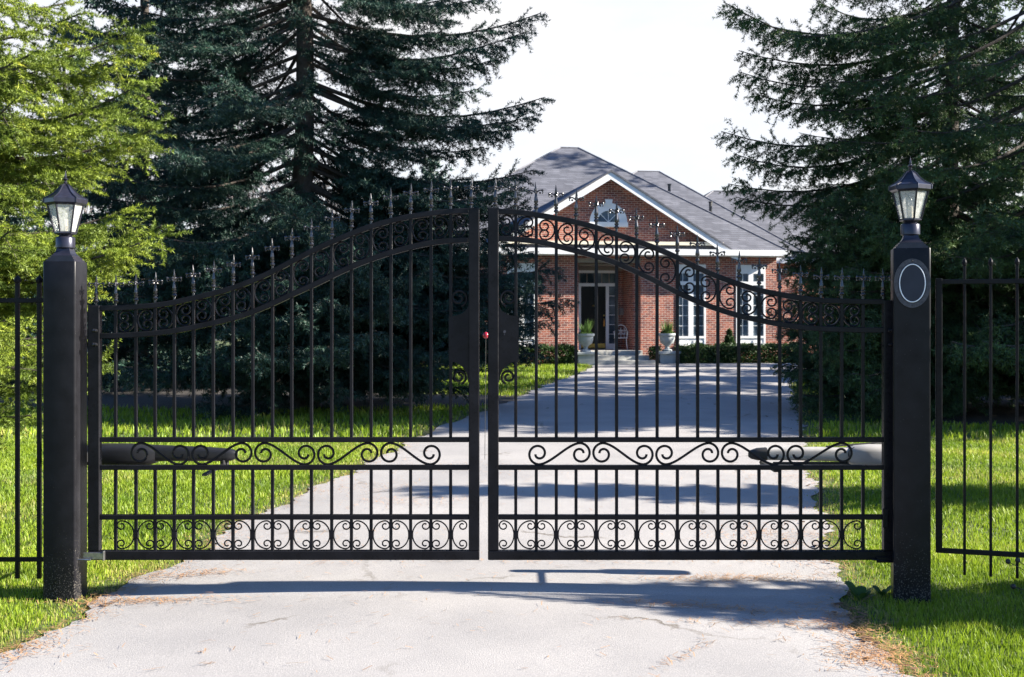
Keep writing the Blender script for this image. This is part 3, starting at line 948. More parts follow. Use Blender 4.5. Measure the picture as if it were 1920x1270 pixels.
tag(rf, 'black picket fence panel with ball tops right of the plaque post', 'fence', 'black side fences')
for z0, z1 in ((gz(533), gz(524)), (gz(1038), gz(1029))):
    b = MB(); b.box(0.001, 2.7, -.014, .014, z0, z1, .003); b.build('rail', M['black'], rf)
b = MB(); b.box(-.004, .034, -.018, .018, gz(1037)-.001, gz(522), .003); b.build('end_stile', M['black'], rf)
m0 = picket_mb(.016, gz(1077), gz(497), 'ball').build('picket', M['black'], rf)
for i in range(17):
    o = m0 if i == 0 else m0.copy()
    if i: C.objects.link(o); o.parent = rf
    o.location = (.162+.148*i, 0, 0)

# ------------------------------------------------------------------ brick house
HX, HYY = 3.41, 40.0
house = empty('brick_house', (HX, HYY, 0), R(9))
tag(house, 'red brick house with grey hipped roof and gable at the end of the driveway', 'house')
def hx(px): return (px-1140)/52.75
def hz(py): return CH+(HY-py)/52.75
def hb(name, mat, *boxes, parent=None):
    b = MB()
    for q in boxes: b.box(*q)
    return b.build(name, mat, parent or house)
ZT = 3.86
wins = [(hx(1272), hx(1331)), (hx(1391), hx(1450)), (-3.62, -2.60), (-5.9, -4.8)]
WB, WT = .62, hz(495)
b = MB()
# front wall pieces
segs = [(-8.0, -5.9), (-4.8, -3.62), (-2.6, -1.2), (1.2, wins[0][0]), (wins[0][1], wins[1][0]), (wins[1][1], 6.3)]
for a, c in segs: b.box(a, c, 0, .3, 0, ZT)
for a, c in wins:
    b.box(a, c, .002, .3, 0, WB); b.box(a, c, .002, .3, WT, ZT)
b.box(-1.2, 1.2, .004, .3, hz(484), ZT)
b.box(-1.2, -1.0, .3, 1.8, 0, ZT); b.box(1.0, 1.2, .3, 1.8, 0, ZT)          # porch cheeks
b.box(-1.0, 1.0, 1.8, 2.0, 0, ZT)
b.box(6.0, 6.3, .3, 12, 0, ZT); b.box(-8, -7.7, .3, 12, 0, ZT); b.box(-7.7, 6, 11.7, 12, 0, ZT)
b.box(6.3, 9.6, 5.3, 5.6, 0, ZT); b.box(9.3, 9.6, 5.6, 16, 0, ZT); b.box(9.6, 14.5, 5.8, 6.1, 0, ZT); b.box(14.2, 14.5, 6.1, 14, 0, ZT)
b.build('wall', M['brick'], house)
# brick gable
b = MB(); b.prism([(-4.2, ZT), (4.2, ZT), (4.2, ZT+.25), (0, 6.56), (-4.2, ZT+.25)], -.02, .28); b.build('gable_wall', M['brick'], house)
# soldier course accents on the gable pillars
hb('porch_lintel', M['taupe'], (-1.2, 1.2, -.01, .1, hz(493), hz(485)))
hb('porch_ceiling', M['taupe'], (-1.0, 1.0, .3, 1.8, ZT-.35, ZT-.3))
# roof: main hip
def hip(name, x0, x1, y0, y1, rx0, rx1, ry, ze, zr, mat=M['shingle']):
    b = MB()
    t = .12
    vs = [(x0, y0, ze), (x1, y0, ze), (x1, y1, ze), (x0, y1, ze), (rx0, ry, zr), (rx1, ry, zr),
          (x0, y0, ze-t), (x1, y0, ze-t), (x1, y1, ze-t), (x0, y1, ze-t)]
    b.add(vs, [(0, 1, 5, 4), (1, 2, 5), (2, 3, 4, 5), (3, 0, 4), (6, 9, 8, 7), (0, 6, 7, 1), (1, 7, 8, 2), (2, 8, 9, 3), (3, 9, 6, 0)])
    o = b.build(name, mat, house)
    c = MB()
    for p, q in (((x0, y0, ze), (rx0, ry, zr)), ((x1, y0, ze), (rx1, ry, zr)), ((x1, y1, ze), (rx1, ry, zr)), ((x0, y1, ze), (rx0, ry, zr)), ((rx0, ry, zr), (rx1, ry, zr))):
        c.tube([(p[0], p[1], p[2]+.01), (q[0], q[1], q[2]+.01)], .03, 6)
    c.build('ridge_caps', M['cap'], o)
    return o
ZE = 4.02
hip('roof', -8.4, 6.6, -.45, 12.5, -.5, .25, 6.05, ZE, 8.55)
hip('rear_roof', -3.0, 10.1, 4.95, 17.5, 4.2, 5.25, 11.4, ZE+.01, 8.35)
hip('wing_roof', 2.0, 15.0, 5.4, 15.2, 7.4, 12.3, 10.1, ZE+.02, 7.35)
# gable roof over the entry
SL = .615; HW = 4.75; AZ = 6.82
def gable_roof():
    b = MB(); y0, y1 = -.5, 4.5; t = .07
    for s in (-1, 1):
        a = [(0, AZ), (s*HW, AZ-HW*SL), (s*HW, AZ-HW*SL-t), (0, AZ-t)]
        b.prism(a, y0, y1)
    return b.build('gable_roof', M['shingle'], house)
gable_roof()
for vx, vy, vz in ((3.6, 4.4, 7.0), (4.9, 3.2, 6.2)):
    b = MB(); b.lathe([(.06, -.6), (.06, .25), (.08, .26), (.08, .3)], (vx, vy, vz-.35), 10); b.build('vent_pipe', M['gasket'], house)
b = MB()
for s in (-1, 1):
    w = .25
    b.prism([(0, AZ-.072), (s*HW, AZ-HW*SL-.072), (s*HW, AZ-HW*SL-.072-w), (0, AZ-.072-w)], -.47, -.40)
b.build('rake_board', M['white'], house)
b = MB()
for s in (-1, 1):
    b.prism([(0, AZ-.08), (s*(HW-.05), AZ-(HW-.05)*SL-.08), (s*(HW-.05), AZ-(HW-.05)*SL-.12), (0, AZ-.12)], -.398, -.03)
b.build('gable_soffit', M['white'], house)
hb('cornice', M['cream'], (-4.15, 4.15, -.42, -.021, hz(460), hz(454)))
b = MB(); b.prism([(-4.3, hz(460)), (4.3, hz(460)), (4.3, hz(468)), (-4.3, hz(468))], -.30, -.022); b.build('cornice_shingles', M['shingle'], house)
hb('gutter', M['white'], (-8.4, 6.62, -.58, -.453, hz(479), hz(468)))
hb('gutter', M['white'], (6.7, 10.2, 4.8, 4.93, hz(479), hz(468)))
hb('soffit', M['white'], (-8.3, 6.5, -.45, 0-.022, ZT-.04, ZT-.01))
# windows
def window(x0, x1):
    f = MB(); y = -.02; fw = .07; xm = (x0+x1)/2
    z1 = WT; z0 = WB; zt0, zt1 = hz(527), hz(512); zm1, zm0 = hz(534), hz(631)
    f.box(x0, x0+fw, y, .12, z0, z1); f.box(x1-fw, x1, y, .12, z0, z1)
    f.box(x0+fw, x1-fw, y, .12, zt1, z1); f.box(x0+fw, x1-fw, y, .12, zm1, zt0)
    f.box(xm-.09, xm+.09, y+.002, .12, zm0, zm1); f.box(xm-.09, xm+.09, y+.002, .12, zt0, zt1)
    f.box(x0+fw, x1-fw, y, .12, zm0-.08, zm0)
    fr = f.build('window', M['white'], house)
    p = MB(); p.box(x0+fw, x1-fw, .01, .1, z0, zm0-.08)
    for s0, s1 in ((x0+.13, xm-.09), (xm+.09, x1-.13)): p.box(s0, s1, -.008, .01, z0+.08, zm0-.16)
    p.build('panel', M['white'], fr)
    for a, c in ((x0+fw, xm-.09), (xm+.09, x1-fw)):
        q = MB(); q.box(a, c, .05, .06, zm0, zm1); q.build('pane', M['glass'], fr)
        q = MB(); q.box(a, c, .05, .06, zt0, zt1); q.build('transom_pane', M['glass'], fr)
        q = MB(); n = 5; m = (a+c)/2
        q.box(m-.009, m+.009, .03, .049, zm0, zm1); q.box(m-.009, m+.009, .03, .049, zt0, zt1)
        for k in range(1, n):
            z = zm0+(zm1-zm0)*k/n; q.box(a, c, .028, .048, z-.009, z+.009)
        q.build('glazing_bars', M['white'], fr)
    s = MB(); s.box(x0-.05, x1+.05, -.08, -.003, z0-.06, z0); s.build('sill', M['white'], fr)
for a, c in wins: window(a, c)
# fanlight window in the gable
def half(r, n=24, z=0): return [(r*math.cos(PI*i/n), z+r*math.sin(PI*i/n)) for i in range(n+1)]
zc = hz(417)
b = MB(); o_, i_ = half(.68), half(.40); vs = []; fs = []
n = len(o_)
for y in (-.10, -.021):
    vs += [(x, y, zc+z) for x, z in o_]+[(x, y, zc+z) for x, z in i_]
for i in range(n-1):
    fs += [(i, i+1, n+i+1, n+i), (2*n+i, 3*n+i, 3*n+i+1, 2*n+i+1), (i, 2*n+i, 2*n+i+1, i+1), (n+i, n+i+1, 3*n+i+1, 3*n+i)]
fs += [(0, n, 3*n, 2*n), (n-1, 3*n-1, 4*n-1, 2*n-1)]
b.add(vs, fs)
b.box(-.7, .7, -.13, -.021, zc-.17, zc)
b.prism([(-.1, zc+.6), (.1, zc+.6), (.14, zc+.8), (-.14, zc+.8)], -.14, -.1005)
fan = b.build('window', M['white'], house); fan['label'] = 'half round fanlight window in the brick gable'
b = MB(); b.prism([(x, zc+z) for x, z in half(.4)], -.045, -.035); b.build('pane', M['glass'], fan)
b = MB()
for a in (45, 90, 135):
    b.tube([(0, -.055, zc), (.4*math.cos(R(a)), -.055, zc+.4*math.sin(R(a)))], .012, 4)
b.build('glazing_bars', M['white'], fan)
# entrance
DX = -.12; sc_ = 50.8
def dx(px): return (px-960)/sc_-3.41+.06
def dz(py): return CH+(HY-py)/sc_
y = 1.72
LZ = .46
f = MB()
xa, xb = -.98, .80
f.box(xa, xb, y-.02, y+.07, dz(512)+.0, dz(507)); f.box(xa, xb, y-.02, y+.07, dz(537), dz(531))
for px0 in (xa, xa+.30, xa+.62+.9-.12, xb-.05): pass
xs_ = [xa, -.66, .30, xb-.06]
f.box(xa, xa+.06, y-.02, y+.07, LZ, dz(537)); f.box(-.70, -.60, y-.02, y+.07, LZ, dz(537)); f.box(.34, .46, y-.02, y+.07, LZ, dz(537)); f.box(xb-.06, xb, y-.02, y+.07, LZ, dz(537))
f.box(xa, xa+.05, y-.02, y+.07, dz(531), dz(512)); f.box(xb-.05, xb, y-.02, y+.07, dz(531), dz(512))
f.box(xa+.06, -.7, y-.018, y+.07, LZ, LZ+.2); f.box(.46, xb-.06, y-.018, y+.07, LZ, LZ+.2)
ent = f.build('entrance_frame', M['white'], house)
hb('transom_header', M['taupe'], (-1.0, 1.0, y, 1.79, dz(507)+.001, ZT-.36))
b = MB(); b.box(xa+.05, xb-.05, y+.02, y+.03, dz(531), dz(512)); b.build('transom_pane', M['glass'], ent)
b = MB()
for i in range(1, 6):
    x = xa+.05+(xb-xa-.1)*i/6; b.box(x-.015, x+.015, y-.01, y+.019, dz(531), dz(512))
b.build('transom_bars', M['taupe'], ent)
for a, c in ((xa+.06, -.70), (.46, xb-.06)):
    b = MB(); b.box(a, c, y+.02, y+.03, LZ+.2, dz(537)); b.build('sidelight_pane', M['glass'], ent)
    b = MB()
    for k in range(1, 6):
        z = LZ+.2+(dz(537)-LZ-.2)*k/6; b.box(a, c, y+.0, y+.019, z-.01, z+.01)
    b.build('sidelight_bars', M['white'], ent)
dr = MB().box(-.60, .34, y+.02, y+.07, LZ+.02, dz(537)).box(-.52, .26, y+.008, y+.02, LZ+.9, dz(537)-.12).box(-.52, .26, y+.008, y+.02, LZ+.28, LZ+.78).build('door', M['door'], house)
b = MB(); b.box(-.58, .32, y+.0, y+.019, LZ+.04, LZ+.2); b.build('kick_plate', M['brass'], dr)
b = MB(); b.tube([(.27, y-.03, LZ+.85), (.27, y-.05, LZ+.95), (.27, y-.05, LZ+1.05), (.27, y-.01, LZ+1.12)], .02, 6); b.sphere((.27, y-.01, LZ+1.25), .03); b.build('handle', M['brass'], dr)
b = MB(); b.lathe([(.05, 0), (.05, .03), (.02, .05)], (-.13, y-.02, 2.05), 10); b.build('knocker', M['brass'], dr)
b = MB(); b.box(.9-.05, .99, 1.60, 1.79, 1.72, 1.98); b.build('wall_light', M['steel'], house)
hb('landing', M['stone'], (-1.19, 1.19, -.3, 1.79, 0, LZ-.002))
hb('step', M['stone'], (-1.1, 1.3, -.75, -.301, 0, .3)); hb('step', M['stone'], (-1.3, 1.5, -1.2, -.751, 0, .15))
# distant pale house
dh = empty('neighbour_house', (-26, 74, 0), R(12))
tag(dh, 'pale distant house glimpsed through the trees behind the left gate leaf', 'house')
b = MB(); b.box(-7, 7, 0, 8, 0, 3.2); b.build('wall', M['siding'], dh)
b = MB(); b.add([(-7.4, -.4, 3.2), (7.4, -.4, 3.2), (7.4, 8.4, 3.2), (-7.4, 8.4, 3.2), (-7.4, 4, 5.6), (7.4, 4, 5.6)], [(0, 1, 5, 4), (2, 3, 4, 5), (1, 2, 5), (3, 0, 4), (0, 3, 2, 1)]); b.build('roof', M['shingle'], dh)
for x in (-5, -1.5, 4): 
    b = MB(); b.box(x-.7, x+.7, -.04, .02, 1, 2.3); b.build('window', M['glass'], dh)
b = MB(); b.box(1, 1.95, -.04, .02, 0.02, 2.1); b.build('door', M['door'], dh)

# ------------------------------------------------------------------ things by the house door
def house_pt(x, y, z=0):
    a = R(9); return (HX+x*math.cos(a)-y*math.sin(a), HYY+x*math.sin(a)+y*math.cos(a), z)
def leaf_cloud(name, pts, size, mat, parent, rg, stretch=1.6):
    n = len(pts); T = np.zeros((n, 3, 3)); d = rg.normal(0, 1, (n, 3)); d /= np.linalg.norm(d, axis=1)[:, None]
    e = rg.normal(0, 1, (n, 3)); e -= d*(e*d).sum(1)[:, None]; e /= np.linalg.norm(e, axis=1)[:, None]
    s = size*rg.uniform(.6, 1.3, n)[:, None]
    T[:, 0] = pts-e*s*.5; T[:, 1] = pts+e*s*.5; T[:, 2] = pts+d*s*stretch
    return tri_mesh(name, T, mat, parent, np.clip(rg.normal(.45, .25, n), 0, 1))
def urn(loc, label, seed):
    rg = np.random.default_rng(seed)
    pl = empty('plinth', loc, R(9)); tag(pl, label.replace('urn', 'plinth').replace('standing', 'placed'), 'plinth', 'stone plinths by the steps')
    b = MB(); b.box(-.34, .34, -.34, .34, 0, .36); b.build('block', M['urn'], pl); b = MB(); b.box(-.4, .4, -.4, .4, .361, .45, .01); b.build('cap_slab', M['urn'], pl)
    u = empty('urn', (loc[0], loc[1], .451)); tag(u, label, 'urn', 'stone urns by the steps')
    b = MB(); b.lathe([(.18, 0), (.18, .05), (.09, .09), (.07, .16), (.12, .22), (.23, .3), (.27, .42), (.27, .52), (.32, .56), (.32, .63), (.26, .63), (.24, .56)], n=20); b.build('bowl', M['urn'], u, True)
    p = empty('potted_plant', (loc[0], loc[1], 1.03)); tag(p, 'green plant growing in the '+('left' if seed == 1 else 'right')+' stone urn by the front steps', 'plant', 'plants in the stone urns')
    n = 90; a = rg.uniform(0, 2*PI, n); t = rg.uniform(.05, .6, n); h = rg.uniform(.25, .6, n)
    base = np.stack([np.cos(a)*.1, np.sin(a)*.1, np.zeros(n)], 1); tip = base+np.stack([np.cos(a)*t*h, np.sin(a)*t*h, h], 1)
    s = np.stack([-np.sin(a), np.cos(a), np.zeros(n)], 1)*.025
    T = np.stack([base-s, base+s, tip], 1); tri_mesh('leaves', T, M['weed'], p, rg.random(n))
    q = rg.normal(0, 1, (500, 3)); q /= np.linalg.norm(q, axis=1)[:, None]; q *= [.23, .23, .12]; q[:, 2] = np.abs(q[:, 2])
    leaf_cloud('ground_leaves', q, .05, M['weed'], p, rg)
urn(house_pt(-.98-.05, -.95), 'pale stone urn standing left of the front steps', 1)
urn(house_pt(1.95, -.75), 'pale stone urn standing right of the front steps before the brick pillar', 2)
# white metal chair on the landing
ch = empty('garden_chair', house_pt(.72, .95, LZ), R(9-15))
tag(ch, 'white filigree metal garden chair on the porch right of the door', 'chair')
for sx, sy in ((-1, -1), (1, -1), (-1, 1), (1, 1)):
    b = MB(); b.tube([(sx*.2, sy*.19, .42), (sx*.21, sy*.2, .2), (sx*.24, sy*.22, 0)], .016, 6); b.build('leg', M['white'], ch)
b = MB(); b.lathe([(.24, .41), (.25, .425), (.24, .44)], n=18); b.build('seat', M['white'], ch, True)
b = MB()
arch = [(.22*math.cos(t), .2, .62+.28*math.sin(t)) for t in np.linspace(0, PI, 14)]
b.tube([(.22, .2, .42)]+arch+[(-.22, .2, .42)], .016, 6)
for x in (-.12, 0, .12): b.tube([(x, .2, .43), (x, .2, .8)], .01, 5)
for z in (.56, .7): b.tube([(-.2, .2, z), (.2, .2, z)], .01, 5)
for x in (-.1, .1): b.tube([(x+.07*math.cos(t), .2, .64+.07*math.sin(t)) for t in np.linspace(0, 2*PI, 12)], .01, 5)
b.build('backrest', M['white'], ch)
for s in (-1, 1):
    b = MB(); b.tube([(s*.22, .2, .66), (s*.26, .0, .66), (s*.25, -.18, .62), (s*.21, -.19, .43)], .014, 6); b.build('armrest', M['white'], ch)
# hedges and shrubs
def hedge(name, x0, x1, y0, y1, h, seed, label, cat, n=9000, group=None):
    rg = np.random.default_rng(seed); c = house_pt((x0+x1)/2, (y0+y1)/2)
    r = empty(name, c, R(9)); tag(r, label, cat, group)
    w, d = x1-x0, y1-y0
    p = rg.uniform(-.5, .5, (n, 3)); m = rg.integers(0, 4, n)
    p[m == 0, 1] = -.5; p[m == 1, 2] = .5; p[m == 2, 0] = np.sign(p[m == 2, 0])*.5
    p = p*[w, d, h]+[0, 0, h/2]; p[:, 2] = np.maximum(.02, p[:, 2]+.05*np.sin(p[:, 0]*7)*(p[:, 2]/h)); p += rg.normal(0, .035, (n, 3)); p[:, 2] = np.abs(p[:, 2])
    leaf_cloud('foliage', p, .055, M['hedge'], r, rg)
    b = MB()
    for i in range(int(w/.3)+1):
        x = -w/2+.1+i*.3; b.tube([(x, 0, 0), (x+.03, .02, h*.5), (x-.02, 0, h*.85)], [.02, .015, .008], 5)
    b.build('stems', M['bark'], r)
hedge('hedge', 2.4, 6.9, -1.3, -.35, .6, 1, 'low dark clipped hedge under the two right front windows', 'hedge', 16000)
hedge('hedge', -6.0, -1.45, -1.3, -.35, .6, 2, 'low dark clipped hedge along the wall left of the front steps', 'hedge', 14000)
hedge('shrub', 1.35, 1.65, -.9, -.5, .55, 3, 'small brownish shrub between the front steps and the right plinth', 'shrub', 900)
def cone_shrub(x, y, r, h, seed, label):
    rg = np.random.default_rng(seed); e = empty('conical_shrub', house_pt(x, y)); tag(e, label, 'shrub')
    n = 3500; z = rg.random(n)**1.4; a = rg.uniform(0, 2*PI, n); rr = r*(1-z)**.8*rg.uniform(.7, 1.08, n)
    p = np.stack([rr*np.cos(a), rr*np.sin(a), .03+z*h], 1); leaf_cloud('foliage', p, .06, M['hedge'], e, rg)
    b = MB(); b.tube([(0, 0, 0), (0, 0, h*.8)], [.03, .01], 5); b.build('stem', M['bark'], e)
cone_shrub(hx(1372), -.3, .35, 1.15, 5, 'small pointed evergreen shrub between the two right front windows')

# red round marker beside the drive
mk = empty('driveway_marker', ((909-960)*13.2/F, 13.2, 0)); tag(mk, 'small red round reflector on a thin rod seen in the gap between the gate leaves', 'marker')
b = MB(); zr_ = CH-(629-HY)*13.2/F
b.tube([(0, 0, 0), (.012, 0, zr_-.03)], .0035, 6); b.build('rod', M['rubber'], mk)
b = MB(); b.sphere((.012, 0, zr_), .038, 14, 10); b.build('reflector', M['red'], mk, True)

# weeds near the right post
def weed(x, y, n, size, seed, label):
    rg = np.random.default_rng(seed); e = empty('broadleaf_weed', (x, y, 0)); tag(e, label, 'plant')
    for i in range(n):
        a = rg.uniform(0, 2*PI); l = size*rg.uniform(.7, 1.2); up = rg.uniform(.4, 1.1); d = np.array([math.cos(a), math.sin(a)])
        b = MB(); s = np.array([-d[1], d[0]]); rows = []
        for k in range(6):
            t = k/5; w = .32*l*math.sin(PI*min(1, .12+t*.88))**.7; r_ = l*(.25+t)
            z = l*up*(.3+t)*(1-.35*t*t)
            c = d*r_*.7; m = -.15*w
            rows.append([(c[0]-s[0]*w, c[1]-s[1]*w, z), (c[0], c[1], z+m), (c[0]+s[0]*w, c[1]+s[1]*w, z)])
        V = [p for r_ in rows for p in r_]; Fc = []
        for k in range(5):
            for j in range(2): q = 3*k+j; Fc.append((q, q+1, q+4, q+3))
        b.add(V, Fc); b.tube([(0, 0, 0), (d[0]*l*.1, d[1]*l*.1, l*up*.2), rows[0][1]], .003, 4)
        o = b.build('leaf', M['weed'], e, True)
x, y = gp(1612, 1128); weed(x, y, 8, .10, 4, 'small broad leaved weed at the driveway edge before the plaque post')
x, y = gp(1655, 1120); weed(x, y, 5, .07, 6, 'tiny broad leaved weed close to the foot of the plaque post')
ds = empty('dry_seed_stalk', (4.45*.69, 6.55, 0)); tag(ds, 'dark dried seed heads on thin stalks at the right fence bottom', 'plant')
for i, (px, py) in enumerate([(1890, 1053), (1908, 1051), (1900, 1100), (1893, 1190)]):
    Yp = 6.6; X = (px-960)*Yp/F; Z = CH-(py-HY)*Yp/F
    b = MB(); b.tube([(.16, .02, 0), (.10, .02, Z*.5), (X-3.07, .05, Z)], .0022, 4); st = b.build('stalk', M['bark'], ds)
    b = MB(); b.sphere((X-3.07, .05, Z), .016, 8, 6); b.build('seed_head', M['rubber'], ds)

# ------------------------------------------------------------------ conifers
def unit(v): return v/np.maximum(1e-9, np.linalg.norm(v, axis=-1, keepdims=True))
def tube_segments(P0, P1, r0, r1, n=3):
    d = unit(P1-P0); a = np.where(np.abs(d[:, 2:3]) < .9, [[0, 0, 1.]], [[1., 0, 0]]); s = unit(np.cross(d, a)); u = np.cross(d, s)
    K = len(P0); ang = np.arange(n)*2*PI/n
    ring = lambda P, r: P[:, None]+(s[:, None]*np.cos(ang)[None, :, None]+u[:, None]*np.sin(ang)[None, :, None])*np.reshape(r, (-1, 1, 1))
    A = ring(P0, r0); B = ring(P1, r1); T = []
    for j in range(n):
        k = (j+1) % n
        T.append(np.stack([A[:, j], A[:, k], B[:, k]], 1)); T.append(np.stack([A[:, j], B[:, k], B[:, j]], 1))
    return np.concatenate(T)
def conifer(name, label, x, y, H, trunk_r, env, z_lo, z_hi, seed, mat, extra=(), n_br=120, slope=(-.25, .12), hang=.2,
            needle=.035, nw=.005, dens=70, sub=.10, tw=.13, bare=.22, low=0, group=None, lean=0.0, taper_top=True, tips_up=.12, open_front=False, zpow=1.0, subl=1.0, vr=.32):
    rg = np.random.default_rng(seed)
    root = empty(name, (x, y, 0)); tag(root, label, 'tree', group)
    # trunk
    zz = np.linspace(-.1, H, 14); b = MB()
    pts = [(lean*z+.04*math.sin(z*.9+seed), .04*math.sin(z*.7+2*seed), z) for z in zz]
    b.tube(pts, [trunk_r*(1.25 if z < .2 else 1)*max(.06, (1-max(0, z)/H)**.85) for z in zz], 12)
    b.build('trunk', M['bark'], root, True)
    br = []   # azimuth, tip radius, tip z, start z
    zt = z_lo+(z_hi-z_lo)*((np.arange(n_br)+rg.random(n_br))/n_br)**zpow
    az = (np.arange(n_br)*2.399963+rg.uniform(-.5, .5, n_br)) % (2*PI)
    for i in range(n_br):
        Rr = env(zt[i], az[i])*rg.uniform(.72, 1.02)
        if open_front and zt[i] > 3.2 and abs(az[i]-5.0) < .42: Rr *= .4   # sparse towards the drive, trunk shows
        t = (zt[i]-z_lo)/(H-z_lo)
        sl = slope[0]*(1-t)+slope[1]*t+rg.normal(0, .05)
        br.append((az[i], Rr, zt[i], zt[i]-Rr*sl))
    for e in extra: br.append(e)
    for i in range(low):
        a_ = rg.uniform(0, 2*PI); zq = rg.uniform(z_lo, z_lo+2.6); Rr = env(zq, a_)*rg.uniform(.7, 1.03)
        br.append((a_, Rr, zq, zq+Rr*rg.uniform(.1, .35)))
    TW0, TWD, TWL, TWS, TWT, TWU = [], [], [], [], [], []
    lb = MB(); lb.tube([(0, 0, .1), (0, 0, H*.5), (0, 0, H*.985)], [.03, .015, .006], 5)   # pith that carries every limb
    for a, Rr, z1, z0 in br:
        if Rr < .12: continue
        z0 = min(max(.15, z0), H*.985)
        n = 10; s = np.linspace(0, 1, n)
        d = np.array([math.cos(a), math.sin(a), 0]); sd_ = np.array([-d[1], d[0], 0])
        sag = -.18*Rr*np.sin(PI*s)*(.6) - tips_up*Rr*0
        zc_ = z0+(z1-z0)*s+sag*.6+tips_up*Rr*(s**3-s)
        wob_ = .05*Rr*np.sin(s*PI*rg.uniform(1, 2.2)+rg.uniform(0, 6))*s
        P = np.outer(s*Rr, d)+np.outer(wob_, sd_); P[:, 2] = np.maximum(zc_, .08)
        P[:, 0] += lean*z0
        r0 = .006+.0085*Rr
        lb.tube([tuple(p) for p in P], [r0*(1-.85*q)+.002 for q in s], 5)
        seg = Rr
        m = max(3, int(seg*(1-bare)/tw))
        for side in (-1, 1):
            ss = bare+(1-bare)*(np.arange(m)+rg.random(m))/m
            base = np.stack([np.interp(ss, s, P[:, k]) for k in range(3)], 1)
            ls_ = (.42*seg*(1-ss)**.8*.55+.16+.10*seg*.3)*rg.uniform(.55, 1.15, m)
            ls_ = np.minimum(ls_, .95)
            fw = rg.uniform(.35, .8, m)
            dirs = unit(np.outer(fw, d)+np.outer(side*rg.uniform(.55, 1, m), sd_)+np.outer(rg.uniform(-.3, .12, m)-hang*rg.random(m), [0, 0, 1]))
            TW0.append(base); TWD.append(dirs); TWL.append(ls_); TWS.append(ss)
        # a few on top / end shoots and hanging shoots
        m2 = max(2, int(m*(.5+hang*1.4)))
        ss = bare+(1-bare)*rg.random(m2); base = np.stack([np.interp(ss, s, P[:, k]) for k in range(3)], 1)
        up = np.where(rg.random(m2) < .35, .5, -1.1)
        TW0.append(base); TWD.append(unit(np.outer(rg.uniform(.2, .7, m2), d)+np.outer(rg.uniform(-.4, .4, m2), sd_)+np.outer(up, [0, 0, 1])))
        TWL.append(rg.uniform(.12, .3, m2)*(1+hang)); TWS.append(ss)
        TW0.append(P[-2:-1]); TWD.append(unit((P[-1]-P[-3])[None])); TWL.append(np.array([.3])); TWS.append(np.array([1.]))
    lb.build('limbs', M['bark'], root, True)
    W0 = np.concatenate(TW0); WD = np.concatenate(TWD); WL = np.concatenate(TWL)
    W1 = W0+WD*WL[:, None]; W1[:, 2] = np.maximum(W1[:, 2]-hang*.25*WL, .03)
    K = len(W0); tint_w = rg.random(K)*.6
    # secondary shoots
    cnt = np.maximum(1, (WL/sub).astype(int)); idx = np.repeat(np.arange(K), cnt*2); n2 = len(idx)
    t = rg.uniform(.12, 1, n2); side = np.where(rg.random(n2) < .5, -1., 1.)
    WDi = unit(W1-W0)[idx]; sv = unit(np.cross(WDi, [[0, 0, 1.]]))
    S0 = W0[idx]+(W1-W0)[idx]*t[:, None]
    SD = unit(WDi*rg.uniform(.5, 1, n2)[:, None]+sv*(side*rg.uniform(.4, 1, n2))[:, None]+np.outer(rg.uniform(-vr, vr, n2)-hang*.8*rg.random(n2), [0, 0, 1]))
    SL_ = subl*(.32*WL[idx]*(1-t)+.07)*rg.uniform(.6, 1.3, n2)
    S1 = S0+SD*SL_[:, None]; S1[:, 2] = np.maximum(S1[:, 2], .03)
    A0 = np.concatenate([W0, S0]); A1 = np.concatenate([W1, S1]); tt = np.concatenate([tint_w, tint_w[idx]*.8+.25*rg.random(n2)])
    ln = np.linalg.norm(A1-A0, axis=1)
    tri = tube_segments(W0, W1, np.full(K, .004), np.full(K, .002), 3)
    tri_mesh('twigs', tri, M['bark'], root)
    # needles
    nn = np.maximum(2, (ln*dens*rg.uniform(.75, 1.25, len(ln))).astype(int)); ix = np.repeat(np.arange(len(ln)), nn); N = len(ix)
    u = rg.random(N); ax = unit(A1-A0)[ix]; rnd = rg.normal(0, 1, (N, 3)); pr = unit(rnd-ax*(rnd*ax).sum(1)[:, None])
    p0 = A0[ix]+(A1-A0)[ix]*u[:, None]
    dr_ = unit(ax*rg.uniform(.35, .9, N)[:, None]+pr); q = unit(np.cross(dr_, rg.normal(0, 1, (N, 3))))
    nl = needle*rg.uniform(.7, 1.25, N)[:, None]
    T = np.stack([p0-q*nw/2, p0+q*nw/2, p0+dr_*nl], 1).astype(np.float32)
    T[:, :, 2] = np.maximum(T[:, :, 2], .015)
    tint = np.clip(tt[ix]+.28*u*(rg.random(N)), 0, 1)
    tri_mesh('needles', T, mat, root, tint)
    return root

def tips(x, y, lst, rise=.12, zmul=1.0):
    """limb ends given as photo positions at the depth of the tree"""
    out = []
    for px, py, dy, sl in lst:
        Y = y+dy; X = (px-960)*Y/F; Z = CH-(py-HY)*Y/F
        d = (X-x, Y-y); Rr = math.hypot(*d)
        out.append((math.atan2(d[1], d[0]), Rr, Z, Z-Rr*sl))
    return out

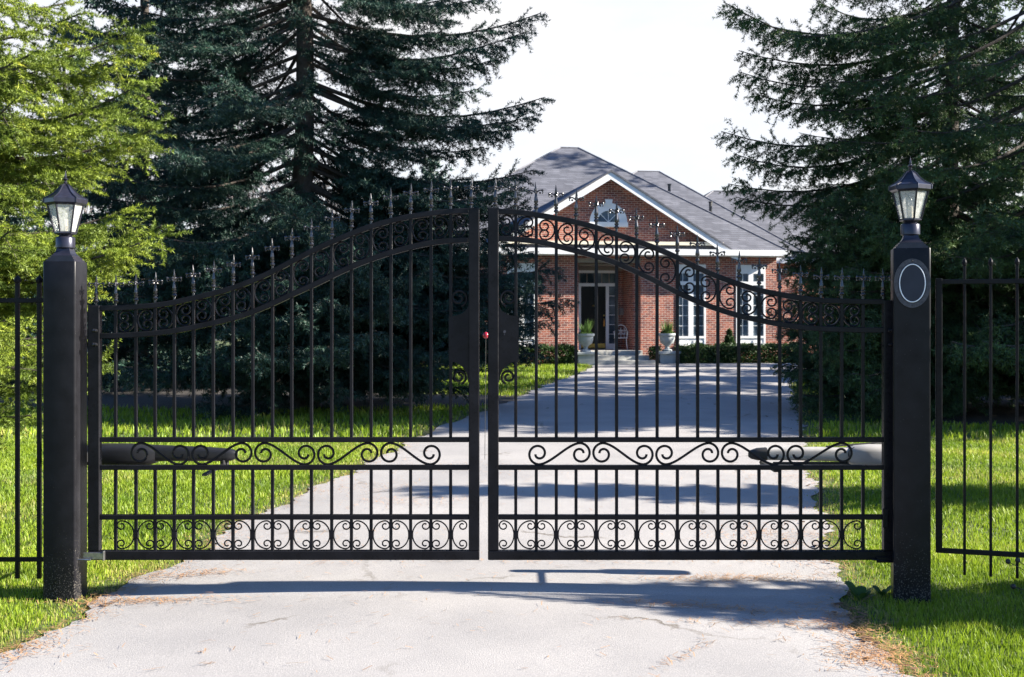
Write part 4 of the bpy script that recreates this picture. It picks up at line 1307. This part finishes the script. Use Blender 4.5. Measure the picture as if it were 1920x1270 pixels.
# big spruce behind the left leaf
CX, CY = -3.9, 21.0
def envC(z, a):
    side = 1 if math.cos(a) > 0 else 0
    if side: r = np.interp(z, [.3, 1, 2, 3, 4, 4.7, 5.4, 6.5, 7.6, 10, 14, 18], [3.6, 4.3, 4.5, 4.2, 4.0, 3.2, 4.0, 3.8, 3.9, 3.2, 1.8, .2])
    else: r = np.interp(z, [.3, 1, 2, 3, 5, 7.6, 10, 14, 18], [4.0, 4.5, 4.7, 4.8, 4.8, 4.6, 3.6, 2.0, .2])
    return float(r)*(1-.12*abs(math.sin(a)))
exC = tips(CX, CY, [(1015, 22, .3, .02), (985, 60, -.5, .0), (940, 110, .6, -.1), (1022, 185, 0, -.08), (1000, 215, -.6, -.15), (960, 240, .7, -.2), (905, 275, -.4, -.25), (1000, 318, .2, -.1), (975, 350, -.8, -.12),
    (1050, 500, .4, -.2), (1062, 560, 0, -.22), (1035, 600, -.5, -.25), (1000, 640, .5, -.3), (960, 420, -.6, -.2), (930, 470, -1, -.25), (880, 330, -.3, -.2), (860, 380, .5, -.25), (930, 335, .8, -.15), (960, 360, -1.2, -.2), (985, 385, .3, -.2), (990, 420, -.9, -.2), (975, 455, .8, -.22), (1000, 470, -.2, -.22), (985, 510, -1.2, -.25), (1010, 535, .9, -.25), (970, 560, -.8, -.28), (990, 585, 1.0, -.28), (950, 610, -1.4, -.3), (975, 625, .2, -.3), (930, 640, .8, -.3), (900, 600, -1.2, -.3), (890, 540, .9, -.25), (880, 470, -1.3, -.25), (940, 665, -.6, -.32), (880, 690, .4, -.32), (820, 715, -.8, -.32), (740, 725, -1.6, -.3), (640, 735, -2.2, -.3), (480, 730, -2.2, -.3), (350, 715, -1.5, -.3), (260, 700, -.8, -.3), (520, 375, -2.6, -.1), (600, 385, -2.8, -.1), (560, 400, -3.4, -.12), (490, 420, -3.0, -.12), (640, 430, -3.2, -.15), (570, 470, -3.6, -.15), (520, 520, -3.8, -.15), (620, 560, -3.8, -.2), (560, 590, -4.0, -.2), (480, 580, -3.7, -.2), (680, 500, -3.3, -.2), (430, 500, -3.4, -.2), (590, 650, -4.2, -.25), (500, 660, -4.2, -.25), (680, 620, -3.9, -.25), (420, 610, -3.8, -.25), (380, 545, -3, -.2), (760, 560, -3, -.2),
    (190, 120, 0, -.05), (170, 200, .4, -.1), (160, 300, -.4, -.15), (150, 360, .2, -.15), (170, 430, -.6, -.2), (180, 500, .3, -.2), (170, 560, .1, -.25), (200, 620, -.3, -.3)])
conifer('spruce_tree', 'big dark blue green spruce with thick trunk behind the left gate leaf', CX, CY, 18, .24, envC, .35, 17.5, 21, M['needle_dark'], exC, n_br=215, slope=(-.28, .05), hang=.3,
        needle=.062, nw=.015, dens=80, sub=.09, tw=.125, bare=.19, open_front=True, low=45)

# right hand spruces
AX_, AY_ = 8.2, 21.0
def envA(z, a): 
    return float(np.interp(z, [.2, 1, 2, 3, 4.2, 6, 9, 12, 14], [3.0, 3.4, 3.3, 3.0, 3.0, 3.2, 2.6, 1.2, .2]))
exA = tips(AX_, AY_, [(1395, 30, .2, .0), (1350, 10, -.4, .05), (1385, 95, .4, -.05), (1390, 130, -.3, -.08), (1405, 170, 0, -.1), (1350, 250, .3, -.12), (1372, 290, -.3, -.15), (1365, 345, .2, -.18), (1378, 372, 0, -.2),
    (1480, 440, -.4, -.25), (1470, 500, .1, -.25), (1478, 560, -.5, -.28), (1465, 620, .2, -.3), (1485, 660, -.4, -.3), (1500, 700, -.2, -.32), (1500, 740, -.8, -.32), (1530, 770, -1, -.3), (1490, 740, -2, -.3), (1515, 775, -2.6, -.3), (1545, 790, -3, -.3), (1600, 790, -3.2, -.3), (1650, 780, -3.2, -.3), (1480, 690, -1.2, -.3), (1475, 470, .6, -.25), (1500, 520, -1.2, -.28), (1485, 545, .8, -.28), (1520, 575, -1.8, -.3), (1490, 600, -.6, -.3), (1540, 610, -2.4, -.3), (1500, 640, -1.5, -.3), (1560, 655, -2.8, -.3), (1520, 690, -2.2, -.3), (1580, 700, -3.1, -.3), (1560, 540, -2.6, -.28), (1600, 500, -3, -.25), (1530, 460, -2, -.2), (1590, 600, -3.2, -.28), (1620, 730, -3.3, -.3), (1500, 400, -1.5, -.2), (1540, 385, -2.2, -.2), (1570, 420, -2.6, -.2), (1600, 395, -2.8, -.2), (1640, 440, -3.1, -.2), (1510, 445, .8, -.22), (1550, 470, 1.2, -.22), (1580, 350, -2.4, -.15), (1640, 340, -2.9, -.15)])
conifer('spruce_tree', 'dense dark green spruce behind the plaque post with drooping boughs over the driveway edge', AX_, AY_, 14, .2, envA, .4, 13.6, 33, M['needle_mid'], exA, n_br=115, slope=(-.3, .05), hang=.45,
        needle=.06, nw=.015, dens=82, sub=.09, tw=.125, bare=.2, low=60, zpow=1.35)
BX_, BY_ = 9.7, 19.5
def envB(z, a):
    return float(np.interp(z, [.2, 1.5, 3, 5, 7, 9, 12, 16], [3.2, 3.8, 4.0, 4.2, 4.3, 3.8, 2.4, .2]))
exB = tips(BX_, BY_, [(1480, 60, 0, -.35), (1560, 150, -.4, -.38), (1500, 200, .3, -.3), (1650, 175, -1, -.36), (1560, 260, 0, -.25), (1700, 235, -1.6, -.3), (1780, 120, -2, -.42), (1830, 220, -2.4, -.3), (1880, 400, -3, -.2), (1800, 420, -2.7, -.2), (1760, 640, -2.8, -.25), (1850, 640, -3, -.25)])
conifer('spruce_tree', 'tall open spruce at the right frame edge with long grey limbs against the sky', BX_, BY_, 16, .24, envB, .5, 15.5, 44, M['needle_mid'], exB, n_br=66, slope=(-.36, -.12), hang=.45,
        needle=.065, nw=.02, dens=50, sub=.10, tw=.15, bare=.46, low=40, zpow=1.2)
# lime green spruce at the left edge
DX_, DY_ = -5.3, 9.6
def envD(z, a):
    return float(np.interp(z, [.3, 1, 1.7, 2.3, 3, 4, 5, 7, 9.3], [1.3, 1.5, 1.7, 1.8, 1.9, 1.9, 1.6, 1.0, .1]))
exD = tips(DX_, DY_, [(240, 60, -.1, .1), (245, 95, .2, .12), (290, 150, 0, .1), (250, 200, -.3, .05), (290, 235, .1, .05), (240, 275, .4, 0), (160, 310, -.3, 0), (235, 395, .3, .02), (308, 425, .1, .0), (250, 455, -.3, -.05),
    (200, 500, .3, -.05), (185, 515, 0, -.1), (120, 560, .2, -.15), (200, 683, .1, -.2), (100, 640, .4, -.2), (90, 720, .2, -.25), (50, 780, -.1, -.3), (80, 330, -.6, 0), (60, 180, -.9, 0), (60, 90, -.8, 0), (40, 430, -.9, -.05), (20, 600, -.7, -.15), (150, 30, .2, .1)])
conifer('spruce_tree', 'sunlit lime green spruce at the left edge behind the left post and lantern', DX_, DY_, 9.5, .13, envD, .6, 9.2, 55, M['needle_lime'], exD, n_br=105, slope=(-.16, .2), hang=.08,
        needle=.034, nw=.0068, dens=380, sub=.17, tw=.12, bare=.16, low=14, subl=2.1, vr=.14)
# trees beyond the right edge of the photograph, which shade the drive and the lawn
def envS(Rm, H): return lambda z, a: Rm*max(.04, 1-z/H)**.75
def bg_tree(label, x, y, H, Rm, seed, mat='needle_mid', nb=70, group='spruces further back', z_lo=.6, q=1.0):
    conifer('spruce_tree', label, x, y, H, .14+.006*H, envS(Rm, H), z_lo, H*.98, seed, M[mat], n_br=nb, slope=(-.2, .1), hang=.3, needle=.13/q**.3, nw=.07/q**.4, dens=20*q, sub=.14, tw=.2, bare=.12, group=group)
for x_, y_, H_, R_, sd_, lb_ in [(12.0, 17.2, 14, 2.7, 58, 'slim spruce past the right edge beside the lawn'), (15.8, 17.4, 18, 4.2, 60, 'tall spruce past the right edge, nearest the gate'), (15.6, 21.5, 18, 4.2, 61, 'tall spruce past the right edge behind the open spruce'),
        (15.2, 25.6, 17, 4.0, 62, 'tall spruce past the right edge midway up the lawn'), (16.0, 29.0, 13, 3.3, 63, 'tall spruce past the right edge near the house lawn'),
        (19.5, 36.2, 9, 2.6, 66, 'shorter spruce past the right edge beside the forecourt'), (19.0, 44.2, 18, 4.0, 68, 'tall spruce beside the right wing of the brick house')]:
    bg_tree(lb_, x_, y_, H_, R_, sd_, group='spruces past the right edge', nb=120, q=1.5)
bg_tree('young spruce past the right edge beside the lawn', 9.6, 10.3, 5.6, 1.1, 64, group='young spruces past the right edge', nb=140, q=8)
bg_tree('young spruce past the right edge near the road', 7.4, 6.42, 3.7, .85, 65, group='young spruces past the right edge', nb=150, q=8, z_lo=.3)
bg_tree('dark spruce between the lime green spruce and the big spruce', -9.0, 27.5, 15, 4.0, 70, 'needle_dark', nb=110, z_lo=.3, q=2.5)
# far evergreens left and behind
bg_tree('dark evergreen far back left of the big spruce', -13.5, 34, 11, 3.0, 71, 'needle_dark')
bg_tree('dark evergreen far back behind the left post', -18.5, 40, 12, 3.2, 72, 'needle_dark')
bg_tree('dark evergreen far back seen under the big spruce', -7.2, 37, 7, 2.6, 73, 'needle_dark', z_lo=.3)
bg_tree('dark evergreen left of the brick house', -2.6, 36.5, 7.2, 2.3, 74, 'needle_dark', z_lo=.3)
bg_tree('evergreen behind the open spruce on the right', 12.5, 33, 8, 3.0, 75, 'needle_mid', z_lo=.3)
bg_tree('low evergreen beside the forecourt left of the plaque post', 10.8, 29.5, 4.5, 2.3, 77, 'needle_mid', z_lo=.2)
bg_tree('broad low evergreen behind the low end of the left leaf', -9.6, 31, 5, 2.6, 78, 'needle_dark', z_lo=.2)
bg_tree('broad low evergreen behind the left post', -13.2, 29, 5, 2.6, 79, 'needle_dark', z_lo=.2)
bg_tree('evergreen far back on the right behind the fence', 17.5, 38, 9, 3.2, 76, 'needle_mid', z_lo=.3)

# leafless trees in the distance
def bare_tree(x, y, H, seed, label):
    rg_ = random.Random(seed); e = empty('bare_tree', (x, y, 0)); tag(e, label, 'tree', 'leafless trees far behind')
    S0, S1, r0, r1 = [], [], [], []
    def grow(p, d, l, r, lev):
        q = p+d*l; S0.append(p); S1.append(q); r0.append(r); r1.append(r*.7)
        if lev == 0: return
        for _ in range(3 if lev > 1 else 4):
            a = np.array([rg_.gauss(0, .45), rg_.gauss(0, .45), rg_.gauss(.12, .25)])
            nd = unit((d+a)[None])[0]; grow(p+d*l*rg_.uniform(.5, 1), nd, l*rg_.uniform(.62, .85), r*.6, lev-1)
    b = MB(); b.tube([(0, 0, 0), (.05, 0, H*.25)], [H*.018, H*.014], 8); b.build('trunk', M['greybark'], e, True)
    grow(np.array([.05, 0, H*.22]), np.array([0, 0, 1.]), H*.2, H*.013, 6)
    tri_mesh('branches', tube_segments(np.array(S0), np.array(S1), np.maximum(.012, np.array(r0)), np.maximum(.009, np.array(r1)), 3), M['greybark'], e)
for i, (x, y, H, lb_) in enumerate([(-15, 46, 10, 'leafless grey tree far behind the left post'), (-11.2, 50, 11, 'leafless grey tree behind the low end of the left leaf'), (-7.5, 47, 9.5, 'leafless grey tree behind the thick spruce trunk'),
                                    (-19.5, 52, 11, 'leafless grey tree at the far left behind the lime spruce'), (-3.5, 52, 8.5, 'leafless grey tree left of the brick house roof'), (-9, 60, 11, 'leafless grey tree furthest back between the evergreens')]):
    bare_tree(x, y, H, 80+i, lb_)
print('objects', len(bpy.data.objects))
